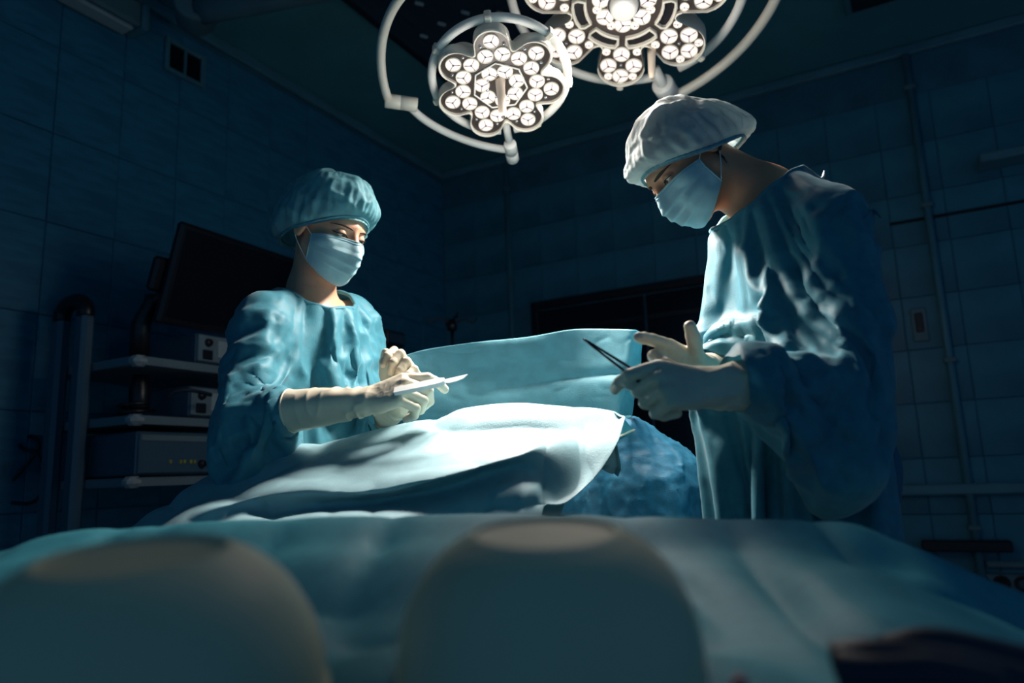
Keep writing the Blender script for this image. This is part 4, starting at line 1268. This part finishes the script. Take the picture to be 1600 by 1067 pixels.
    go = obj('gown', mesh_from('gown', local(root, V), F), M_gown, root)
    # pins: neckline, cuffs
    w = np.zeros(len(V))
    w = np.maximum(w, np.clip(1.0 - cone(V, hb + nax * hole[1], hb + nax * .2, hole[0], hole[0]) / .035, 0, 1))
    for s_ in ('R', 'L'):
        ad = nrm(J['el' + s_] - J['wr' + s_]); t = (V - J['wr' + s_]) @ ad; el_ = np.linalg.norm(J['el' + s_] - J['wr' + s_])
        near = cone(V, J['wr' + s_], J['el' + s_], .05, .05) < .05
        w = np.where(near, np.maximum(w, np.clip((hands[s_]['cuff'] + .015 - t) / .02, 0, 1)), w)
    for c, r, a_ in g.get('pins', []):
        w = np.maximum(w, a_ * np.clip(1.4 - np.linalg.norm(V - c, axis=1) / r, 0, 1))
    CLOTHS.append(dict(o=go, V=V, F=F, w=w, shrink=g.get('shrink', -.07), arms=[(J['sh' + s_], J['el' + s_], J['wr' + s_]) for s_ in 'RL'], pel=pel, root=root, hole=(nb + nax * hole[1], nax), stiff=g.get('stiff', 8)))
    return root
TMP = []

# ---- woman on the left
fw_ = nrm(np.array([.78, -.62, 0]))
JW = dict(heading=fw_, neck=at(486, 456, 1.74), chest=at(480, 560, 1.76), pelvis=at(470, 745, 1.80),
          shR=at(412, 497, 1.60), shL=at(552, 497, 1.88), elR=at(378, 652, 1.50), elL=at(566, 655, 1.80),
          wrR=at(572, 627, 1.43), wrL=at(626, 632, 1.55))
hW = (at(513, 362, 1.70), nrm(np.array([.85, -.50, -.42])), np.array([.10, -.05, 1]), .96, dict(front=.056, sidez=-.010, back=-.062, puff=.026, bpuff=.050, fpuff=.016, top=.150, cy=-.03, sag=.03))
th_ = nrm(JW['wrR'] - JW['elR'])
hands_w = dict(
    R=dict(fd=nrm(at(652, 598, 1.40) - JW['wrR']), nd=np.array([-.25, -.75, .62]), side=-1, s=.98, cuff=.165, cr=(.031, .047), spread=.03,
           curl=[(26, 36, 20), (52, 62, 40), (58, 72, 45), (58, 70, 45)], thumb=[(.028, .030, -.016), (.058, .036, -.034), (.084, .026, -.046), (.104, .012, -.050)]),
    L=dict(fd=nrm(np.array([.28, -.30, .90])), nd=np.array([.42, .88, .2]), side=1, s=.92, cuff=.11, cr=(.030, .042), spread=.06,
           curl=[(40, 75, 35), (52, 80, 45), (58, 80, 45), (55, 70, 40)], thumb=[(.030, .030, -.012), (.060, .045, -.022), (.090, .050, -.03), (.112, .047, -.036)]))
wst = at(478, 650, 1.79)
gW = dict(w=.98, shr=.062, cd=.125, wd=.125, waist=wst, hem=np.array([JW['pelvis'][0] - .02, JW['pelvis'][1], .42]), hr=(.25, .20), sl=(.074, .082, .060), hole=(.092, .0, .022),
          extra=[(JW['chest'] + fw_ * .085 + np.array([0, 0, .02]), (.115, .115, .075))], shrink=-.15, stiff=.5)
woman = make_person('woman in blue gown, cap and mask holding a scalpel over the patient', True, JW, hW, hands_w, gW, M_skinw)

# ---- man on the right
fm_ = nrm(np.array([-.95, -.22, 0]))
JM = dict(heading=fm_, neck=at(1196, 312, 1.44), chest=at(1238, 425, 1.46), pelvis=at(1262, 720, 1.46),
          shR=at(1192, 362, 1.62), shL=at(1298, 334, 1.28), elR=at(1190, 610, 1.60), elL=at(1340, 590, 1.20),
          wrR=at(1088, 578, 1.29), wrL=at(1108, 606, 1.12))
hM_ = (at(1074, 252, 1.42), nrm(np.array([-.70, -.13, -.70])), np.array([-.70, -.06, .70]), 0.95, dict(front=.048, sidez=-.022, back=-.052, puff=.022, bpuff=.050, fpuff=.024, top=.112, cy=-.045, sag=.045))
hands_m = dict(
    L=dict(fd=nrm(at(1026, 598, 1.08) - JM['wrL']), nd=np.array([.1, -.92, .34]), side=1, s=1.0, cuff=.075, cr=(.033, .047), spread=.02,
           curl=[(50, 34, 16, .0), (82, 84, 45), (84, 86, 45), (84, 82, 45)], thumb=[(.030, .030, -.016), (.060, .040, -.036), (.086, .034, -.044), (.112, .022, -.046)]),
    R=dict(fd=nrm(at(1014, 556, 1.23) - JM['wrR']), nd=np.array([.1, .85, .35]), side=-1, s=1.0, cuff=.10, cr=(.033, .045), spread=.02,
           curl=[(8, 12, 8), (40, 60, 40), (52, 65, 40), (55, 65, 40)], thumb=[(.028, .028, -.010), (.044, .046, -.014), (.058, .060, -.014), (.068, .072, -.010)]))
wsm = at(1245, 590, 1.46)
gM = dict(w=1.08, shr=.072, cd=.165, wd=.185, waist=wsm, hem=np.array([JM['pelvis'][0] + .03, JM['pelvis'][1], .40]), hr=(.25, .23), sl=(.092, .100, .078), hole=(.095, .008, .012), extra=[(at(1276, 342, 1.46), (.115, .15, .09))], shrink=-.16, stiff=.5)
man = make_person('man in blue gown, cap and mask holding forceps beside the patient', False, JM, hM_, hands_m, gM, M_skin)

TIES = [(man, (1289, 276, 1.44), (.003, .012)), (man, (1368, 322, 1.45), (.012, -.016))]
# ------------------------------------------------------------------ instrument table in front of the camera
def front_h(X, Y):
    P = np.stack([X.ravel(), Y.ravel(), 0 * X.ravel()], 1)
    h = .800 + .062 * np.clip((Y.ravel() - .62) / .30, 0, 1) ** 1.3
    return h
nx_, ny_ = 170, 110
# control rows from the far hem towards the camera (photo pixel, depth)
r0 = [(-260, 1100, .96), (-60, 1090, .96), (120, 1080, .97), (420, 1080, .98), (800, 1080, .98), (1150, 1080, .98), (1330, 1090, .97), (1440, 1100, .96), (1560, 1120, .95), (1800, 1200, .9)]
r1 = [(-260, 930, .92), (-60, 890, .92), (110, 846, .94), (420, 822, .95), (800, 816, .96), (1150, 822, .96), (1320, 828, .95), (1400, 855, .93), (1490, 888, .92), (1800, 1010, .88)]
r2 = [(-260, 940, .84), (-60, 893, .84), (110, 860, .86), (420, 850, .86), (800, 842, .87), (1150, 850, .87), (1310, 862, .86), (1400, 885, .86), (1500, 905, .85), (1800, 1030, .80)]
r3 = [(-260, 985, .72), (-60, 930, .72), (110, 900, .74), (420, 890, .74), (800, 880, .74), (1150, 905, .74), (1310, 890, .75), (1400, 900, .76), (1560, 955, .76), (1800, 1080, .74)]
r4 = [(-260, 1060, .60), (-60, 1010, .60), (110, 980, .61), (420, 970, .61), (800, 970, .61), (1150, 985, .61), (1310, 985, .61), (1420, 985, .62), (1580, 1030, .64), (1800, 1120, .62)]
r5 = [(-260, 1180, .48), (-60, 1120, .48), (110, 1090, .48), (420, 1080, .48), (800, 1075, .48), (1150, 1080, .48), (1310, 1085, .48), (1420, 1095, .48), (1580, 1130, .5), (1800, 1200, .5)]
r6 = [(-260, 1500, .34), (-60, 1460, .34), (110, 1440, .34), (420, 1430, .34), (800, 1420, .34), (1150, 1430, .34), (1310, 1435, .34), (1420, 1440, .34), (1580, 1470, .35), (1800, 1520, .36)]
G = sheet([[at(*p) for p in r] for r in (r0, r1, r2, r3, r4, r5, r6)], nx_, ny_)
V, F = crumple(G, [(5, .012, 'n', [1, 1, 1]), (4.5, .030, 'r', [.7, 1.3, 1]), (7, .020, 'r', [1.3, .6, 1])], 51, np.interp(np.linspace(0, 6, ny_), [0, .9, 1.1, 1.9, 2.6], [.6, .12, .12, .7, 1.0]))
O = np.array([0, .6, 0])
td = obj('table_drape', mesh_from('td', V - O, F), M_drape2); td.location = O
m = td.modifiers.new('t', 'SOLIDIFY'); m.thickness = .0016; m.offset = 0
tag(td, 'blurred teal drape with loose folds over the instrument table nearest the viewer', 'drape')
it = thing('instrument_table', 'steel instrument table hidden under the blurred teal drape', 'table', Matrix.Translation((0, .62, 0)))
obj('table_top', MB().box((-.36, -.24, .70), (.34, .24, .725), bev=.008).mesh('m', False), M_steel, it)
for x in (-.32, .30):
    for y in (-.20, .20):
        obj('leg', MB().tube([(x, y, 0.0), (x, y, .70)], .014, 10).mesh('l'), M_steel, it)

def bowl(c, r, h, label, ring=True):
    o = thing('bowl', label, 'bowl', Matrix.Translation(c) @ Matrix.Rotation(radians(8), 4, 'X'), 'upturned beige bowls on the table drape')
    prof = [(r * .97, 0), (r * 1.0, .004), (r * 1.0, h * .10), (r * .985, h * .3), (r * .93, h * .5), (r * .82, h * .72), (r * .68, h * .88), (r * .56, h * .965), (r * .50, h * 1.0), (r * .47, h * 1.0), (r * .45, h * .97), (r * .3, h * .955), (0, h * .95)]
    prof = [tuple(q) for q in spline(np.array(prof), 60)]; prof[-1] = (0, h * .95)
    prof = [(max(a, 0), b) for a, b in prof]
    obj('shell', fix_normals(MB().lathe(prof, 64).mesh('b')), M_bowl, o)
    obj('lip', MB().tube(arc(r * .985, 0, 2 * pi * 63 / 64, .004, 64), .004, 8, closed=True).mesh('l'), M_bowl, o)
    return o
b1 = at(858, 1000, .50); bowl((b1[0], b1[1], .806), .097, .088, 'upturned beige bowl in the middle of the teal table drape')
b2 = at(220, 1000, .46); bowl((b2[0], b2[1], .799), .108, .094, 'larger upturned beige bowl at the left corner of the teal table drape')
# dark hoses and a pink cap on the drape
hs_ = thing('rubber_hose', 'dark navy rubber hose bundle lying on the teal drape at its right edge', 'hose', Matrix.Translation(at(1400, 1040, .50)))
O = at(1400, 1040, .50)
for (pts, r) in (([(1305, 1035, .50), (1360, 1030, .49), (1430, 1036, .49), (1520, 1050, .50), (1640, 1085, .5)], .013), ([(1310, 1046, .49), (1370, 1052, .48), (1450, 1052, .48), (1560, 1075, .48)], .012), ([(1385, 1018, .52), (1440, 1006, .52), (1500, 1012, .52), (1640, 1045, .52)], .011)):
    obj('hose', MB().tube(spline(np.array([at(*p) for p in pts]), 24) - O, r, 12).mesh('h'), M_hose, hs_)
O = at(1156, 1066, .47)
pk = thing('pink_cap', 'small pink plastic cap on the teal drape right of the middle bowl', 'cap', Matrix.Translation(O - dZ * .012))
obj('body', MB().lathe([(0, 0), (.006, 0), (.0065, .004), (.0055, .012), (.003, .016), (0, .0165)], 16).mesh('b'), M_pink, pk)
obj('collar', MB().lathe([(.004, 0), (.008, 0), (.008, .003), (.006, .004)], 16).mesh('c'), M_pink, pk)

# ------------------------------------------------------------------ instruments in hands
p0, p1 = at(640, 607, 1.385), at(731, 588, 1.37)
d = nrm(p1 - p0); up = nrm(np.array([0, .72, .68])); upv = nrm(up - d * (up @ d)); nv_ = np.cross(d, upv)
MS = axes(p0, d, upv, nv_)
L = np.linalg.norm(p1 - p0)
sc = thing('scalpel', 'white scalpel with a curved blade held in the gloved hand of the woman', 'scalpel', MS)
def blade(prof, t):
    n = len(prof); V = [(x, y, -t) for x, y in prof] + [(x, y, t) for x, y in prof]
    return V, [tuple(range(n))[::-1], tuple(range(n, 2 * n))] + [(k, (k + 1) % n, n + (k + 1) % n, n + k) for k in range(n)]
obj('handle', MB().add(*blade([(-.03, -0.00797), (.03, -0.00928), (L * .52, -0.00812), (L * .60, -0.00507), (L * .62, 0), (L * .60, 0.00652), (L * .5, 0.00957), (.03, 0.00957), (-.03, 0.00797)], 0.00435)).build('sh', M_maskw, sc, smooth=False).data, M_maskw, sc).name = 'handle'
bpy.data.objects.remove(bpy.data.objects['sh'])
M_blade = mat('scalpel_blade', (.85, .85, .85), .45)
bl = MB().add(*blade([(L * .57, -0.00435), (L * .68, -0.00899), (L * .80, -0.00841), (L * .92, -0.00362), (L * 1.0, 0.00609), (L * .9, 0.00580), (L * .75, 0.00551), (L * .57, 0.00464)], 0.00102)).build('blade', M_blade, sc, smooth=False)
# forceps held by the man
tip = at(911, 529, 1.13)
fc = thing('forceps', 'long dark steel forceps held between the gloved fingers of the man', 'forceps', Matrix.Translation(tip))
for (e, lab) in ((at(996, 583, 1.115), 'upper'), (at(990, 590, 1.115), 'lower')):
    e = np.array(e); dd_ = e - tip; dn = nrm(dd_)
    P = np.array([tip + dn * .001, tip + dd_ * .15, tip + dd_ * .45, tip + dd_ * .8, e + dn * .03]) - tip
    P[1:4] += (np.array([0, 0, .0008]) if lab == 'upper' else np.array([0, 0, -.0008]))
    obj('arm', MB().tube(spline(P, 14), np.linspace(.0022, .0048, 14), 8, flat=.6).mesh('a'), M_drk, fc)
obj('tip', MB().tube(np.array([[0, 0, 0], nrm(at(993, 587, 1.115) - tip) * .02]), [.0014, .0024], 8).mesh('t'), M_drk, fc)
# ------------------------------------------------------------------ let the cloth settle
def creases(P, c):
    """Sharp fabric folds: across the sleeves, and hanging down the body."""
    d = .007 * ridged(P * [1, 1, .4] + .06 * noise(P, 4, 3)[:, None], 6.2, 14, 1.3) +   .0012 * ridged(P * [1, 1, .7], 15, 15, 1.5)
    fade = np.ones(len(P))
    for (sh, el, wr) in c['arms']:
        for (a, b, amp) in ((sh, el, .012), (el, wr, .013)):
            ab = b - a; L = np.linalg.norm(ab); ax = ab / L
            t = (P - a) @ ax; r = np.linalg.norm(P - a - np.clip(t, 0, L)[:, None] * ax, axis=1)
            w = np.clip((.13 - r) / .03, 0, 1) * np.clip((t + .03) / .05, 0, 1) * np.clip((L + .03 - t) / .05, 0, 1)
            q = P + ax * (t * 1.3)[:, None] + .06 * noise(P, 6, 8)[:, None]
            s = amp * 1.1 * ridged(q, 7.2, 21, 1.2) + .0025 * ridged(q, 16, 22, 1.4)
            d = d * (1 - w) + s * w
    return d - .003

def settle(frames=26):
    for c in CLOTHS:
        o = c['o']
        vg = o.vertex_groups.new(name='pin')
        q = np.round(c['w'] * 10) / 10
        for v in np.unique(q):
            if v > 0: vg.add([int(i) for i in np.where(q == v)[0]], float(v), 'REPLACE')
        md = o.modifiers.new('cloth', 'CLOTH'); s = md.settings
        s.quality = c.get('quality', 5); s.mass = .25; s.air_damping = 2
        s.tension_stiffness = s.compression_stiffness = 18; s.shear_stiffness = 8; s.bending_stiffness = c['stiff'] * .08
        s.tension_damping = s.compression_damping = 8; s.bending_damping = .8
        s.shrink_min = c['shrink']; s.vertex_group_mass = 'pin'; s.pin_stiffness = 1
        md.collision_settings.use_collision = True; md.collision_settings.distance_min = .004; md.collision_settings.collision_quality = 2
        md.point_cache.frame_end = frames + 2
    for f in range(1, frames + 1): S.frame_set(f)
    dg = bpy.context.evaluated_depsgraph_get()
    for c in CLOTHS:
        o = c['o']; e = o.evaluated_get(dg); m = e.to_mesh()
        co = np.empty(len(m.vertices) * 3, np.float32); m.vertices.foreach_get('co', co); e.to_mesh_clear()
        c['co'] = co.reshape(-1, 3).astype(float)
    for c in CLOTHS:
        o = c['o']; o.modifiers.clear(); o.vertex_groups.clear()
        o.data.vertices.foreach_set('co', c['co'].astype(np.float32).ravel()); o.data.update()
        m = o.modifiers.new('s', 'SUBSURF'); m.levels = m.render_levels = 1
    dg = bpy.context.evaluated_depsgraph_get()
    for c in CLOTHS:
        o = c['o']; e = o.evaluated_get(dg); m = bpy.data.meshes.new_from_object(e)
        o.modifiers.clear(); o.data = m
        n = len(m.vertices); co = np.empty(n * 3, np.float32); no = np.empty(n * 3, np.float32)
        m.vertices.foreach_get('co', co); m.vertex_normals.foreach_get('vector', no)
        V = co.reshape(-1, 3).astype(float); N = no.reshape(-1, 3)
        Wd = V + np.array(c['root'].location)
        d = creases(Wd, c)
        m.vertices.foreach_set('co', (V + N * d[:, None]).astype(np.float32).ravel()); m.update()
    S.frame_set(1)
    for t in TMP: bpy.data.objects.remove(t)

def boundary_loops(F):
    E = np.concatenate([F[:, [i, (i + 1) % F.shape[1]]] for i in range(F.shape[1])])
    k = np.sort(E, 1); u, inv, cnt = np.unique(k, axis=0, return_inverse=True, return_counts=True)
    b = E[cnt[inv.ravel()] == 1]
    nx = {}
    for a, c in b: nx[int(a)] = int(c)
    loops = []
    while nx:
        s, cur = next(iter(nx.items())); lp = [s]; nx.pop(s)
        while cur != s and cur in nx:
            lp.append(cur); cur = nx.pop(cur)
        loops.append(lp)
    return loops
settle()
for c in CLOTHS:
    if 'hole' not in c: continue
    best = None
    for lp in boundary_loops(c['F']):
        if len(lp) < 12: continue
        cen = c['co'][lp].mean(0) + np.array(c['root'].location)
        d = np.linalg.norm(cen - c['hole'][0])
        if best is None or d < best[0]: best = (d, lp)
    if best:
        P = c['co'][best[1]]
        P = P + 0
        for _ in range(3): P = (P + np.roll(P, 1, 0) + np.roll(P, -1, 0)) / 3
        obj('neck_binding', MB().tube(P, .0055, 8, closed=True).mesh('nb'), M_gown, c['o'])

# small tie ends standing off the back of the gown, seated on the settled cloth
_g = [c for c in CLOTHS if c['root'] is man][0]['o']
_n = len(_g.data.vertices); _co = np.empty(_n * 3, np.float32); _g.data.vertices.foreach_get('co', _co); _co = _co.reshape(-1, 3) + np.array(man.location)
for (r_, (px, py, dep), (dx, dz)) in TIES:
    d = _F + _R * (px - 800) / FPX - _U * (py - 533.5) / FPX; d /= np.linalg.norm(d)
    q = _co - CAM; t = q @ d; off = np.linalg.norm(q - t[:, None] * d, axis=1)
    a_ = _co[np.argmin(off)]
    obj('gown_tie', MB().tube(local(man, spline([a_ + [-.02, .0, -.012], a_ + [-.006, 0, -.001], a_ + [0, 0, .004], a_ + [dx, 0, dz + .004]], 10)), [.004] * 4 + [.006] * 4 + [.004, .002], 8, flat=.4).mesh('tie'), M_maskw if dz > 0 else M_gown, man)
